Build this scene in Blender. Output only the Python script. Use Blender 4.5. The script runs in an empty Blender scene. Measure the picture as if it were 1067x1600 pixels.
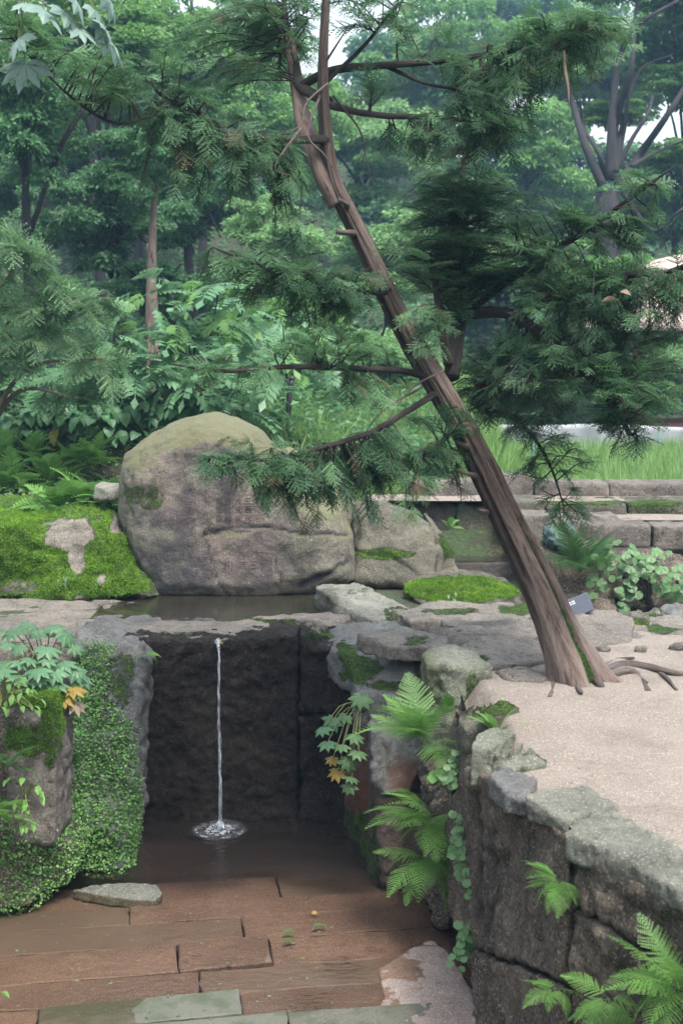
import bpy, math, random
import numpy as np
from mathutils import Vector, Matrix
from mathutils.bvhtree import BVHTree

SC = bpy.context.scene
COL = SC.collection
R = math.radians
rng = np.random.default_rng(7)
random.seed(7)

# ------------------------------------------------------------------ camera, sky, sun, exposure
F, CX, CY, TH, HC = 2000.0, 533.5, 800.0, R(6.84), 3.0
CT, ST = math.cos(TH), math.sin(TH)
cd = bpy.data.cameras.new('camera')
cam = bpy.data.objects.new('camera', cd); COL.objects.link(cam)
cam.location = (0, 0, HC); cam.rotation_euler = (R(90) - TH, 0, 0)
cd.sensor_fit = 'VERTICAL'; cd.sensor_height = 36.0; cd.sensor_width = 24.0
cd.lens = F * 36.0 / 1600.0
cd.clip_start = 0.05; cd.clip_end = 600.0
cd.dof.use_dof = True; cd.dof.focus_distance = 7.4; cd.dof.aperture_fstop = 4.0
SC.camera = cam

SUN_EL, SUN_AZ = 62.0, 150.0
w = bpy.data.worlds.new('World'); SC.world = w; w.use_nodes = True
wt = w.node_tree; wt.nodes.clear()
sky = wt.nodes.new('ShaderNodeTexSky'); sky.sky_type = 'NISHITA'; sky.sun_disc = False
sky.sun_elevation = R(SUN_EL); sky.sun_rotation = R(SUN_AZ); sky.air_density = 1.6; sky.dust_density = 4.0; sky.ozone_density = 1.0
hs = wt.nodes.new('ShaderNodeHueSaturation'); hs.inputs['Saturation'].default_value = 0.42
bg = wt.nodes.new('ShaderNodeBackground'); bg.inputs['Strength'].default_value = 0.125
wo = wt.nodes.new('ShaderNodeOutputWorld')
wt.links.new(sky.outputs[0], hs.inputs['Color']); wt.links.new(hs.outputs[0], bg.inputs['Color']); wt.links.new(bg.outputs[0], wo.inputs[0])
sl = bpy.data.lights.new('sun', 'SUN'); sl.energy = 1.5; sl.angle = R(11); sl.color = (1.0, 0.95, 0.88)
so = bpy.data.objects.new('sun', sl); COL.objects.link(so)
so.rotation_euler = (R(90 - SUN_EL), 0, R(180 - SUN_AZ))
so.location = (0, 0, 30)
SC.view_settings.view_transform = 'Standard'; SC.view_settings.look = 'None'
SC.view_settings.gamma = 1.0; SC.view_settings.use_curve_mapping = False
SC.view_settings.exposure = 1.84
SC.cycles.max_bounces = 8; SC.cycles.diffuse_bounces = 4; SC.cycles.glossy_bounces = 3
SC.cycles.transparent_max_bounces = 12; SC.cycles.transmission_bounces = 6; SC.cycles.volume_bounces = 0

# ------------------------------------------------------------------ pixel helpers (photo pixel -> point in the place)
def ray(px, py):
    u = (px - CX) / F; v = (CY - py) / F
    return np.array([u, CT + v * ST, -ST + v * CT])
def at(px, py, Y):
    r = ray(px, py); t = Y / r[1]
    return np.array([r[0] * t, Y, HC + r[2] * t])
def on(px, py, z):
    r = ray(px, py); t = (z - HC) / r[2]
    return np.array([r[0] * t, r[1] * t, z])
def proj(V):
    d = V - np.array([0, 0, HC])
    zc = d[:, 1] * CT - d[:, 2] * ST; yc = d[:, 1] * ST + d[:, 2] * CT
    return CX + F * d[:, 0] / zc, CY - F * yc / zc
PX = lambda Y: Y / F          # metres per photo pixel at distance Y

# ------------------------------------------------------------------ numpy noise
def _h(i, j, k, s):
    n = (i * 374761393 + j * 668265263 + k * 2147483647 + s * 974634777) & 0xffffffff
    n = ((n ^ (n >> 13)) * 1274126177) & 0xffffffff
    n = ((n ^ (n >> 16)) * 2246822519) & 0xffffffff
    return ((n ^ (n >> 15)) & 0xffff) / 65535.0
def vnoise(P, s=0):
    P = np.asarray(P, float); I = np.floor(P).astype(np.int64); f = P - I
    f = f * f * f * (f * (f * 6 - 15) + 10)
    i, j, k = I[..., 0], I[..., 1], I[..., 2]; x, y, z = f[..., 0], f[..., 1], f[..., 2]
    def L(a, b, t): return a + (b - a) * t
    return L(L(L(_h(i, j, k, s), _h(i+1, j, k, s), x), L(_h(i, j+1, k, s), _h(i+1, j+1, k, s), x), y),
             L(L(_h(i, j, k+1, s), _h(i+1, j, k+1, s), x), L(_h(i, j+1, k+1, s), _h(i+1, j+1, k+1, s), x), y), z)
def fbm(P, o=4, s=0, g=0.5):
    P = np.asarray(P, float); a, t, n = 1.0, 0.0, 0.0
    for q in range(o):
        t = t + a * vnoise(P * 2 ** q + 17.3 * q, s + q); n += a; a *= g
    return t / n * 2 - 1
def sstep(a, b, x):
    t = np.clip((x - a) / (b - a), 0, 1); return t * t * (3 - 2 * t)

# ------------------------------------------------------------------ objects
WL = {}
def setp(o, label=None, cat=None, group=None, kind=None):
    if label: o['label'] = label
    if cat: o['category'] = cat
    if group: o['group'] = group
    if kind: o['kind'] = kind
    return o
def T(name, label, cat, loc, group=None, rot=None, kind=None):
    o = bpy.data.objects.new(name, None); COL.objects.link(o); o.location = [float(c) for c in loc]; o.empty_display_size = 0.1
    if rot is not None: o.rotation_euler = rot
    WL[o.name] = np.array(loc, float)
    return setp(o, label, cat, group, kind)
def mesh(name, V, Fc, mat, smooth=True, attrs=None, vattrs=None):
    me = bpy.data.meshes.new(name)
    V = np.asarray(V, np.float32)
    if isinstance(Fc, np.ndarray): Fl = [Fc]
    else: Fl = [np.asarray(f) for f in Fc if len(f)]
    nl = sum(f.size for f in Fl); npoly = sum(len(f) for f in Fl)
    me.vertices.add(len(V)); me.vertices.foreach_set('co', V.ravel())
    me.loops.add(nl); me.loops.foreach_set('vertex_index', np.concatenate([f.ravel() for f in Fl]).astype(np.int32))
    me.polygons.add(npoly)
    tot = np.concatenate([np.full(len(f), f.shape[1]) for f in Fl]).astype(np.int32)
    st = np.concatenate([[0], np.cumsum(tot)[:-1]]).astype(np.int32)
    me.polygons.foreach_set('loop_start', st)
    me.polygons.foreach_set('use_smooth', np.full(npoly, bool(smooth)))
    me.update(calc_edges=True)
    for k, a in (attrs or {}).items():
        at_ = me.attributes.new(k, 'FLOAT', 'POINT'); at_.data.foreach_set('value', np.asarray(a, np.float32))
    for k, a in (vattrs or {}).items():
        at_ = me.attributes.new(k, 'FLOAT_VECTOR', 'POINT'); at_.data.foreach_set('vector', np.asarray(a, np.float32).ravel())
    if mat: me.materials.append(mat)
    return me
def place(me, name, parent=None, loc=(0, 0, 0), rot=None, scale=None):
    o = bpy.data.objects.new(name, me); COL.objects.link(o); o.location = [float(c) for c in loc]
    if parent: o.parent = parent
    if rot is not None:
        o.rotation_euler = rot
    if scale is not None: o.scale = scale if hasattr(scale, '__len__') else (scale,) * 3
    return o
def mk(name, V, Fc, mat, parent=None, smooth=True, attrs=None, vattrs=None, **tags):
    """V in world metres; the object's origin goes to the base of the mesh"""
    V = np.asarray(V, float)
    og = np.array([(V[:, 0].min() + V[:, 0].max()) / 2, (V[:, 1].min() + V[:, 1].max()) / 2, V[:, 2].min()])
    me = mesh(name, V - og, Fc, mat, smooth, attrs, vattrs)
    o = place(me, name, parent, og - (WL[parent.name] if parent else 0))
    WL[o.name] = og
    return setp(o, **tags)

# ------------------------------------------------------------------ material building
def nd(t, typ, ins=None, **pr):
    n = t.nodes.new(typ)
    for k, v in pr.items(): setattr(n, k, v)
    for k, v in (ins or {}).items():
        s = n.inputs[k]
        if isinstance(v, bpy.types.NodeSocket): t.links.new(v, s)
        else:
            if s.type == 'RGBA' and len(v) == 3: v = (*v, 1)
            s.default_value = v
    return n
class MB:
    def __init__(s, name):
        s.m = bpy.data.materials.new(name); s.m.use_nodes = True; s.t = s.m.node_tree; s.t.nodes.clear()
        s.out = s.t.nodes.new('ShaderNodeOutputMaterial')
        s.pos = nd(s.t, 'ShaderNodeNewGeometry')
    def P(s, sc=None):
        if sc is None: return s.pos.outputs['Position']
        return nd(s.t, 'ShaderNodeVectorMath', {0: s.pos.outputs['Position'], 1: sc}, operation='MULTIPLY').outputs[0]
    def noise(s, scale, det=3, vec=None, rough=0.55, dist=0.0):
        return nd(s.t, 'ShaderNodeTexNoise', {'Vector': vec or s.P(), 'Scale': scale, 'Detail': det, 'Roughness': rough, 'Distortion': dist}).outputs[0]
    def vor(s, scale, vec=None, feat='F1'):
        return nd(s.t, 'ShaderNodeTexVoronoi', {'Vector': vec or s.P(), 'Scale': scale}, feature=feat)
    def mr(s, v, a, b, c=0.0, d=1.0):
        return nd(s.t, 'ShaderNodeMapRange', {0: v, 1: a, 2: b, 3: c, 4: d}, interpolation_type='SMOOTHSTEP').outputs[0]
    def mix(s, f, a, b, mode='MIX'):
        n = nd(s.t, 'ShaderNodeMix', {0: f, 6: a, 7: b}, data_type='RGBA', blend_type=mode); return n.outputs[2]
    def math(s, op, a, b=0.0):
        return nd(s.t, 'ShaderNodeMath', {0: a, 1: b}, operation=op).outputs[0]
    def attr(s, name, out='Fac'):
        return nd(s.t, 'ShaderNodeAttribute', attribute_name=name).outputs[out]
    def bump(s, h, st=0.5, d=0.01, nrm=None):
        ins = {'Height': h, 'Strength': st, 'Distance': d}
        if nrm: ins['Normal'] = nrm
        return nd(s.t, 'ShaderNodeBump', ins).outputs[0]
    def pbsdf(s, col, rough, nrm=None, **kw):
        ins = {'Base Color': col, 'Roughness': rough}
        if nrm: ins['Normal'] = nrm
        ins.update(kw)
        return nd(s.t, 'ShaderNodeBsdfPrincipled', ins).outputs[0]
    def fin(s, sh):
        s.t.links.new(sh, s.out.inputs['Surface']); return s.m

MOSS = ((0.035, 0.075, 0.008), (0.10, 0.20, 0.016))
def rock_mat(name, c1, c2, dark, up=0.0, thr=1.0, moss=MOSS, rough=0.8, streak=0.3, bmp=1.0, spk=0.45, mscale=5.0, stain=(0.03, 0.027, 0.025), pink=None, grain=70.0, rdist=0.03, spec=0.35, lichen=None):
    b = MB(name)
    n1 = b.noise(1.7, 9, rough=0.72); n2 = b.noise(6.5, 11, rough=0.78, dist=0.25); n3 = b.noise(26.0, 9, rough=0.8)
    col = b.mix(b.mr(n1, 0.40, 0.62), c1, c2)
    if pink:
        col = b.mix(b.math('MULTIPLY', b.attr('pink'), b.mr(b.noise(9, 8, rough=0.75), 0.35, 0.58, 0.25, 1.0)), col, pink)
    col = b.mix(b.mr(n2, 0.50, 0.66, 0, 0.75), col, tuple(x * 0.38 for x in c1))
    col = b.mix(b.mr(n2, 0.46, 0.34, 0, 0.55), col, tuple(min(1, x * 1.5) for x in c2))
    g = b.noise(grain, 3, rough=0.8)
    col = b.mix(b.math('MULTIPLY', b.mr(g, 0.5, 0.64), spk), col, dark)
    g2 = b.noise(grain * 1.35, 1)
    col = b.mix(b.math('MULTIPLY', b.mr(g2, 0.56, 0.68), spk), col, tuple(min(1, x * 1.9) for x in c2))
    if streak:
        s_ = b.noise(1.0, 8, b.P((6, 6, 0.8)), rough=0.7)
        col = b.mix(b.math('MULTIPLY', b.mr(s_, 0.48, 0.66), streak), col, stain)
    col = b.mix(b.math('MULTIPLY', b.attr('stain'), b.mr(b.noise(14, 7, rough=0.75), 0.3, 0.56, 0.4, 1.0)), col, stain)
    h = b.math('ADD', b.math('MULTIPLY', b.noise(13, 12, rough=0.74), 1.0), b.math('MULTIPLY', n3, 0.45))
    nz = nd(b.t, 'ShaderNodeSeparateXYZ', {0: b.pos.outputs['Normal']}).outputs[2]
    if lichen:
        col = b.mix(b.math('MULTIPLY', b.mr(b.math('ADD', nz, b.math('MULTIPLY', b.math('SUBTRACT', n2, 0.5), 1.6)), 0.12, 0.55), 0.85), col, lichen)
    m = b.math('MULTIPLY', nz, up)
    m = b.math('ADD', m, b.math('MULTIPLY', b.attr('moss'), 1.6))
    nm = b.math('ADD', b.math('MULTIPLY', b.noise(mscale, 10, rough=0.78), 0.5), b.math('MULTIPLY', b.noise(mscale*7, 8, rough=0.82), 0.5))
    m = b.math('ADD', m, b.math('MULTIPLY', b.math('SUBTRACT', nm, 0.5), 4.2))
    mk_ = b.mr(m, thr - 0.1, thr + 0.22)
    mc = b.mix(b.mr(b.noise(8, 8, rough=0.75), 0.38, 0.62), moss[0], moss[1])
    mc = b.mix(b.mr(b.noise(75, 5, rough=0.8), 0.40, 0.62), tuple(x * 0.3 for x in moss[0]), mc)
    col = b.mix(mk_, col, mc)
    h = b.math('ADD', h, b.math('MULTIPLY', mk_, b.math('ADD', 0.3, b.math('MULTIPLY', b.noise(80, 5, rough=0.8), 0.5))))
    rg = b.math('ADD', b.math('MULTIPLY', mk_, 0.95 - rough), b.mr(n2, 0.35, 0.65, rough - 0.12, rough + 0.08))
    return b.fin(b.pbsdf(col, rg, b.bump(h, bmp, rdist), **{'Specular IOR Level': spec}))

def leaf_mat(name, a, bcol, trans=0.35, rough=0.5, third=None):
    b = MB(name)
    t = b.attr('tint')
    col = b.mix(t, a, bcol)
    if third: col = b.mix(b.mr(t, 0.93, 0.97), col, third)
    col = b.mix(b.mr(b.noise(3.0, 2), 0.35, 0.65, 0.0, 0.45), col, tuple(x * 0.55 for x in a))
    p = b.pbsdf(col, rough, None, **{'Specular IOR Level': 0.35})
    tr = nd(b.t, 'ShaderNodeBsdfTranslucent', {'Color': b.mix(0.35, col, bcol)}).outputs[0]
    return b.fin(nd(b.t, 'ShaderNodeMixShader', {0: trans, 1: p, 2: tr}).outputs[0])

# ------------------------------------------------------------------ rocks: prisms of real size, remeshed, worn and roughened
def normals(V, Q):
    n = np.cross(V[Q[:, 2]] - V[Q[:, 0]], V[Q[:, 3]] - V[Q[:, 1]])
    N = np.zeros_like(V)
    for c in range(4):
        for a in range(3): N[:, a] += np.bincount(Q[:, c], n[:, a], len(V))
    return N / (np.linalg.norm(N, axis=1, keepdims=True) + 1e-12)
def smooth_v(V, Q, it, k=0.5):
    E = np.concatenate([Q[:, [0, 1]], Q[:, [1, 2]], Q[:, [2, 3]], Q[:, [3, 0]]])
    cnt = np.bincount(E[:, 0], minlength=len(V)) + np.bincount(E[:, 1], minlength=len(V))
    for _ in range(it):
        S = np.stack([np.bincount(E[:, 0], V[E[:, 1], a], len(V)) + np.bincount(E[:, 1], V[E[:, 0], a], len(V)) for a in range(3)], 1)
        V = V + k * (S / cnt[:, None] - V)
    return V
def remesh(V, Fc, vox):
    me = bpy.data.meshes.new('tmp'); me.from_pydata([tuple(v) for v in V], [], Fc)
    o = bpy.data.objects.new('tmp', me); COL.objects.link(o)
    m = o.modifiers.new('r', 'REMESH'); m.mode = 'VOXEL'; m.voxel_size = vox; m.adaptivity = 0
    dg = bpy.context.evaluated_depsgraph_get(); e = o.evaluated_get(dg); em = e.to_mesh()
    n = len(em.vertices); W = np.empty(n * 3, np.float32); em.vertices.foreach_get('co', W)
    q = np.empty(len(em.loops), np.int32); em.loops.foreach_get('vertex_index', q)
    e.to_mesh_clear(); bpy.data.objects.remove(o); bpy.data.meshes.remove(me)
    return W.reshape(-1, 3).astype(float), q.reshape(-1, 4)
def prism(P0, ext, rings=((0, 1), (1, 1))):
    """closed solid: the outline P0 swept along ext; rings = (fraction along ext, scale about the centroid)"""
    P0 = np.asarray(P0, float); c = P0.mean(0); n = len(P0); ext = np.asarray(ext, float)
    V = []; Fc = []
    for t, s in rings: V += list(c + (P0 - c) * s + ext * t)
    V.append(c + ext * rings[0][0]); V.append(c + ext * rings[-1][0]); m = len(rings)
    for r in range(m - 1):
        for i in range(n):
            j = (i + 1) % n; Fc.append((r*n+i, r*n+j, (r+1)*n+j, (r+1)*n+i))
    for i in range(n):
        j = (i + 1) % n
        Fc.append((m*n, j, i)); Fc.append((m*n+1, (m-1)*n+i, (m-1)*n+j))
    return V, Fc
def segdist(px, py, poly):
    d = np.full(len(px), 1e9)
    for (x0, y0), (x1, y1) in zip(poly[:-1], poly[1:]):
        L = (x1-x0)**2 + (y1-y0)**2; t = np.clip(((px-x0)*(x1-x0) + (py-y0)*(y1-y0)) / L, 0, 1)
        d = np.minimum(d, np.hypot(px - x0 - t*(x1-x0), py - y0 - t*(y1-y0)))
    return d
RSEED = [0]
def rock(name, VF, mat, *a, bare=(), **k):
    return rock_(name, VF, mat, *a, bare=bare, **k)
def rock_(name, VF, mat, vox=0.025, sm=2, a1=0.03, f1=4.0, a2=0.008, f2=18.0, strata=0.0, cracks=(), moss=(), stains=(), pinks=(), parent=None, keep=False, bare=(), **tags):
    RSEED[0] += 1; sd = RSEED[0] * 7
    V, Q = remesh(VF[0], VF[1], vox)
    V = smooth_v(V, Q, sm)
    N = normals(V, Q)
    d = a1 * fbm(V * f1, 4, sd) + a2 * fbm(V * f2, 3, sd + 3)
    d = d + 0.55*a1*(np.abs(fbm(V*f1*1.9, 4, sd+11))*3.2 - 0.7)
    if strata:
        zz = V[:, 2] * 14 + 0.8 * fbm(V * 2, 2, sd + 5); d = d + strata * (np.abs((zz % 1) - 0.5) * 2 - 0.5)
    px, py = proj(V); st = np.zeros(len(V)); ms = np.zeros(len(V)); pk = np.zeros(len(V))
    jit = 5 * fbm(V * 9, 2, sd + 8)
    for poly, wd, dep in cracks:
        g = np.exp(-(segdist(px + jit, py + jit, poly) / wd) ** 2); d = d - dep * g; st = np.maximum(st, g)
    jn = fbm(V * 5, 3, sd + 9) + 0.7*fbm(V*17, 3, sd+12)
    def blob(l):
        o = np.zeros(len(V))
        for cx, cy, rx, ry, s in l:
            q = ((px - cx) / rx) ** 2 + ((py - cy) / ry) ** 2; o = np.maximum(o, s * sstep(1.7, 0.25, q + 0.9 * jn))
        return o
    ms = blob(moss) - 1.3*blob(bare); st = np.maximum(st, blob(stains)); pk = blob(pinks)
    V = V + N * d[:, None]
    o = mk(name, V, Q, mat, parent, True, {'moss': ms, 'stain': st, 'pink': pk}, **tags)
    if keep: return o, V, Q, ms
    return o
def face(outline, depth, rings=((0, 0.97), (0.06, 1), (1, 1)), up=0.0):
    return prism([at(*p) for p in outline], (0, depth, up), rings)
def topped(pts, zb, flare=1.04, jag=0.0):
    """solid under a top outline given as photo pixel + height"""
    P0 = np.array([on(*p) for p in pts]); c = P0.mean(0); n = len(P0)
    B = c + (P0 - c) * flare; B[:, 2] = zb
    V = list(P0) + list(B) + [c, np.array([c[0], c[1], zb])]; Fc = []
    for i in range(n):
        j = (i + 1) % n; Fc += [(i, j, n + j, n + i), (2*n, j, i), (2*n+1, n+i, n+j)]
    return V, Fc

# ------------------------------------------------------------------ tubes
def frames_along(Pt):
    Tn = np.gradient(Pt, axis=0); Tn /= np.linalg.norm(Tn, axis=1, keepdims=True) + 1e-9
    ref = np.array([0, -1, 0.0]) if abs(Tn[0] @ np.array([0, -1, 0])) < 0.9 else np.array([1, 0, 0.0])
    U = []
    for t in Tn:
        u = ref - t * (ref @ t); u /= np.linalg.norm(u) + 1e-9; U.append(u); ref = u
    U = np.array(U); return Tn, U, np.cross(Tn, U)
def spline(P, n):
    P = np.asarray(P, float)
    if len(P) < 3: return P[0] + (P[-1] - P[0]) * np.linspace(0, 1, n)[:, None]
    Q = np.vstack([2*P[0]-P[1], P, 2*P[-1]-P[-2]]); out = []
    for s in np.linspace(0, len(P) - 1 - 1e-6, n):
        i = int(s); t = s - i; a, b, c, d = Q[i:i+4]
        out.append(0.5*((2*b)+(-a+c)*t+(2*a-5*b+4*c-d)*t*t+(-a+3*b-3*c+d)*t**3))
    return np.array(out)
def tube(P, r, seg=8, amp=0.0, seed=0, cap=True):
    P = np.asarray(P, float); n = len(P); r = np.interp(np.linspace(0, 1, n), np.linspace(0, 1, len(r)), r)
    Tn, U, W = frames_along(P); th = np.arange(seg) * 2 * np.pi / seg
    s = np.concatenate([[0], np.cumsum(np.linalg.norm(np.diff(P, axis=0), axis=1))])
    rr = np.repeat(r[:, None], seg, 1)
    if amp:
        q = np.stack([np.cos(th)[None] * 1.5 + 0*rr, np.sin(th)[None] * 1.5 + 0*rr, s[:, None] * 6 + 0*rr], -1); rr = rr * (1 + amp * fbm(q, 3, seed))
    V = P[:, None] + (U[:, None] * np.cos(th)[None, :, None] + W[:, None] * np.sin(th)[None, :, None]) * rr[..., None]
    bk = np.stack([np.cos(th)[None] * rr * 14 + 0*rr, np.sin(th)[None] * rr * 14 + 0*rr, s[:, None] * 1.6 + 0*rr], -1)
    i = np.arange(n - 1)[:, None] * seg; j = np.arange(seg)[None]; k = (np.arange(seg)[None] + 1) % seg
    Q = np.stack([i + j, i + k, i + seg + k, i + seg + j], -1).reshape(-1, 4)
    V = V.reshape(-1, 3); bk = bk.reshape(-1, 3); Fl = [Q]
    if cap:
        V = np.vstack([V, P[:1], P[-1:]]); bk = np.vstack([bk, bk[:1], bk[-1:]]); m = n * seg
        Fl.append(np.array([(m, (q+1) % seg, q) for q in range(seg)] + [(m+1, (n-1)*seg+q, (n-1)*seg+(q+1) % seg) for q in range(seg)]))
    return V, Fl, bk
def join(parts):
    """parts: list of (V, [faces...], bk)"""
    Vs, Bs, T3, Q4 = [], [], [], []; o = 0
    for V, Fl, bk in parts:
        Vs.append(V); Bs.append(bk)
        for f in Fl: (T3 if f.shape[1] == 3 else Q4).append(f + o)
        o += len(V)
    Fo = []
    if Q4: Fo.append(np.vstack(Q4))
    if T3: Fo.append(np.vstack(T3))
    return np.vstack(Vs), Fo, np.vstack(Bs)

# ------------------------------------------------------------------ leaves
def dirframes(d, roll):
    x = d / (np.linalg.norm(d, axis=1, keepdims=True) + 1e-9)
    up = np.tile([0, 0, 1.0], (len(d), 1)); up[np.abs(x[:, 2]) > 0.97] = [1, 0, 0]
    y = np.cross(up, x); y /= np.linalg.norm(y, axis=1, keepdims=True); z = np.cross(x, y)
    c, s = np.cos(roll)[:, None], np.sin(roll)[:, None]
    return np.stack([x, y * c + z * s, z * c - y * s], 2)       # columns = axes
def inst(tmpl, pos, Rm, sc, tint, tv=0.12):
    Vt, Ft, tt = tmpl; N, m = len(pos), len(Vt)
    V = np.einsum('nij,mj->nmi', Rm, Vt) * np.asarray(sc).reshape(-1, 1, 1) + pos[:, None]
    Fa = (Ft[None] + (np.arange(N) * m)[:, None, None]).reshape(-1, Ft.shape[1])
    tint = np.asarray(tint, float); tn = np.clip(tint[:, None] + (tt[None] - 0.5) * tv * 2, 0, 0.92); tn[tint > 1.5] = 1.0
    return V.reshape(-1, 3), Fa, tn.ravel()
def jl(parts):
    o = 0; Vs, Fs, Ts = [], [], []
    for V, Fa, t in parts: Vs.append(V); Fs.append(Fa + o); Ts.append(t); o += len(V)
    return np.vstack(Vs), np.vstack(Fs), np.concatenate(Ts)
def yew_spray(seed, nside=7, pairs=5):
    r = np.random.default_rng(seed); V = []; Fc = []; tt = []
    def twig(p, ang, L, n, z0):
        ca, sa = math.cos(ang), math.sin(ang)
        for k in range(n):
            s = (k + 0.5) / n; bx, by = p[0] + ca*L*s, p[1] + sa*L*s; bz = z0 - 0.16 * (bx ** 2) - 0.05 * s
            ln = 0.092 * (1 - 0.5 * s) * r.uniform(0.85, 1.15); wd = 0.40 * L / n
            for sg in (-1, 1):
                a = ang + sg * R(62) + r.uniform(-0.15, 0.15); o = len(V)
                dx, dy = math.cos(a), math.sin(a); zz = r.uniform(0.0, 0.03)
                V.extend([(bx - ca*wd, by - sa*wd, bz), (bx + ca*wd, by + sa*wd, bz), (bx + dx*ln, by + dy*ln, bz + zz)])
                Fc.append((o, o+1, o+2)); q = r.uniform(0.2, 0.7) + 0.3 * s; tt.extend([q, q, q])
        o = len(V); ex, ey = p[0] + ca*L, p[1] + sa*L
        V.extend([(p[0]-sa*0.006, p[1]+ca*0.006, z0), (p[0]+sa*0.006, p[1]-ca*0.006, z0), (ex, ey, z0 - 0.16*ex**2 - 0.05)]); Fc.append((o, o+1, o+2)); tt.extend([0.35]*3)
    twig((0, 0), 0, 1.0, 13, 0)
    for i in range(nside):
        s = 0.06 + 0.84 * i / nside; sg = 1 if i % 2 else -1
        L = (0.55 * (1 - s) + 0.16) * r.uniform(0.8, 1.2)
        twig((s, 0), sg * R(r.uniform(38, 55)), L, max(3, int(pairs * L / 0.42)), -0.16 * s * s * 0.3)
    return np.array(V), np.array(Fc), np.array(tt)
SPR = [yew_spray(s) for s in (1, 2, 3, 4)]
LEAF = (np.array([(0, 0, 0), (0.45, 0.27, 0.05), (1, 0, -0.12), (0.45, -0.27, 0.05)]), np.array([(0, 1, 2), (0, 2, 3)]), np.array([0.4, 0.55, 0.6, 0.5]))
ROUND = (np.array([(0, 0, 0)] + [(0.5 + 0.5*math.cos(a), 0.5*math.sin(a), -0.06*abs(math.sin(a))) for a in np.linspace(-2.5, 2.5, 5)]),
         np.array([(0, i, i+1) for i in range(1, 5)]), np.full(6, 0.5))
QUADL = (np.array([(0, 0, 0), (0.5, 0.5, 0.0), (1, 0, -0.1), (0.5, -0.5, 0.0)]), np.array([(0, 2, 1), (0, 3, 2)]), np.array([0.4, 0.5, 0.6, 0.5]))
def rdir(n, r=rng):
    v = r.normal(size=(n, 3)); return v / np.linalg.norm(v, axis=1, keepdims=True)
def scatter(V, Q, n, mask, r=rng):
    """random points on a quad mesh, weighted by area x mask"""
    n0 = np.cross(V[Q[:, 2]] - V[Q[:, 0]], V[Q[:, 3]] - V[Q[:, 1]]); A = np.linalg.norm(n0, axis=1)
    wv = A * mask[Q].mean(1); wv = wv / wv.sum(); i = r.choice(len(Q), n, p=wv)
    u, v = r.random((n, 1)), r.random((n, 1)); q = V[Q[i]]
    return (q[:, 0]*(1-u) + q[:, 1]*u)*(1-v) + (q[:, 3]*(1-u) + q[:, 2]*u)*v, n0[i] / (A[i, None] + 1e-12)

# ------------------------------------------------------------------ materials
M = {}
M['granite'] = rock_mat('granite', (0.129, 0.113, 0.100), (0.194, 0.173, 0.153), (0.040, 0.036, 0.036), up=0.35, thr=1.05, streak=0.35)
M['granite_moss'] = rock_mat('granite_moss', (0.101, 0.096, 0.074), (0.163, 0.155, 0.116), (0.039, 0.035, 0.031), up=0.55, thr=0.78, streak=0.3)
M['boulder'] = rock_mat('boulder', (0.165, 0.155, 0.122), (0.25, 0.235, 0.19), (0.048, 0.044, 0.037), up=0.0, thr=0.9, streak=0.35, pink=(0.215, 0.16, 0.148), stain=(0.045, 0.042, 0.056), mscale=16, lichen=(0.155, 0.158, 0.082))
M['bedrock'] = rock_mat('bedrock', (0.167, 0.151, 0.130), (0.251, 0.221, 0.189), (0.058, 0.054, 0.054), up=0.25, thr=0.98, streak=0.0, rough=0.6, stain=(0.06, 0.055, 0.05))
M['bluerock'] = rock_mat('bluerock', (0.125, 0.128, 0.126), (0.20, 0.20, 0.19), (0.046, 0.046, 0.051), up=0.2, thr=1.0, streak=0.15, rough=0.5, stain=(0.12, 0.055, 0.03))
M['brownrock'] = rock_mat('brownrock', (0.084, 0.062, 0.050), (0.134, 0.101, 0.084), (0.025, 0.020, 0.018), up=0.1, thr=1.0, streak=0.5, rough=0.42, stain=(0.13, 0.05, 0.025))
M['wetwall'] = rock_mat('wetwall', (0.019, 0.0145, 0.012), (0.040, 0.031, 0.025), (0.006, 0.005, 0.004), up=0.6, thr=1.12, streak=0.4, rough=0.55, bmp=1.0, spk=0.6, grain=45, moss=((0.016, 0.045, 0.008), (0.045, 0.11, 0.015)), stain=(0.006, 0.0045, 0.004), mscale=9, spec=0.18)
M['darkwall'] = rock_mat('darkwall', (0.092, 0.074, 0.057), (0.172, 0.142, 0.112), (0.017, 0.014, 0.013), up=0.2, thr=0.98, streak=0.55, rough=0.8, bmp=1.0, spk=0.75, grain=55, moss=((0.03, 0.06, 0.012), (0.06, 0.11, 0.02)), stain=(0.028, 0.021, 0.017))
M['mossrock'] = rock_mat('mossrock', (0.169, 0.154, 0.127), (0.262, 0.239, 0.200), (0.077, 0.069, 0.062), up=0.2, thr=0.18, streak=0.0, mscale=4.0, moss=((0.05, 0.13, 0.01), (0.17, 0.32, 0.025)))
M['capstone'] = rock_mat('capstone', (0.174, 0.177, 0.149), (0.257, 0.257, 0.214), (0.083, 0.083, 0.075), up=0.1, thr=1.15, streak=0.1, stain=(0.05, 0.05, 0.035))
M['palestone'] = rock_mat('palestone', (0.175, 0.187, 0.144), (0.264, 0.275, 0.223), (0.080, 0.084, 0.072), up=0.0, thr=0.95, streak=0.25, stain=(0.08, 0.10, 0.03))
M['channel'] = rock_mat('channel', (0.062, 0.054, 0.050), (0.104, 0.091, 0.083), (0.025, 0.023, 0.020), up=0.4, thr=1.0, streak=0.4, rough=0.65)
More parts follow.
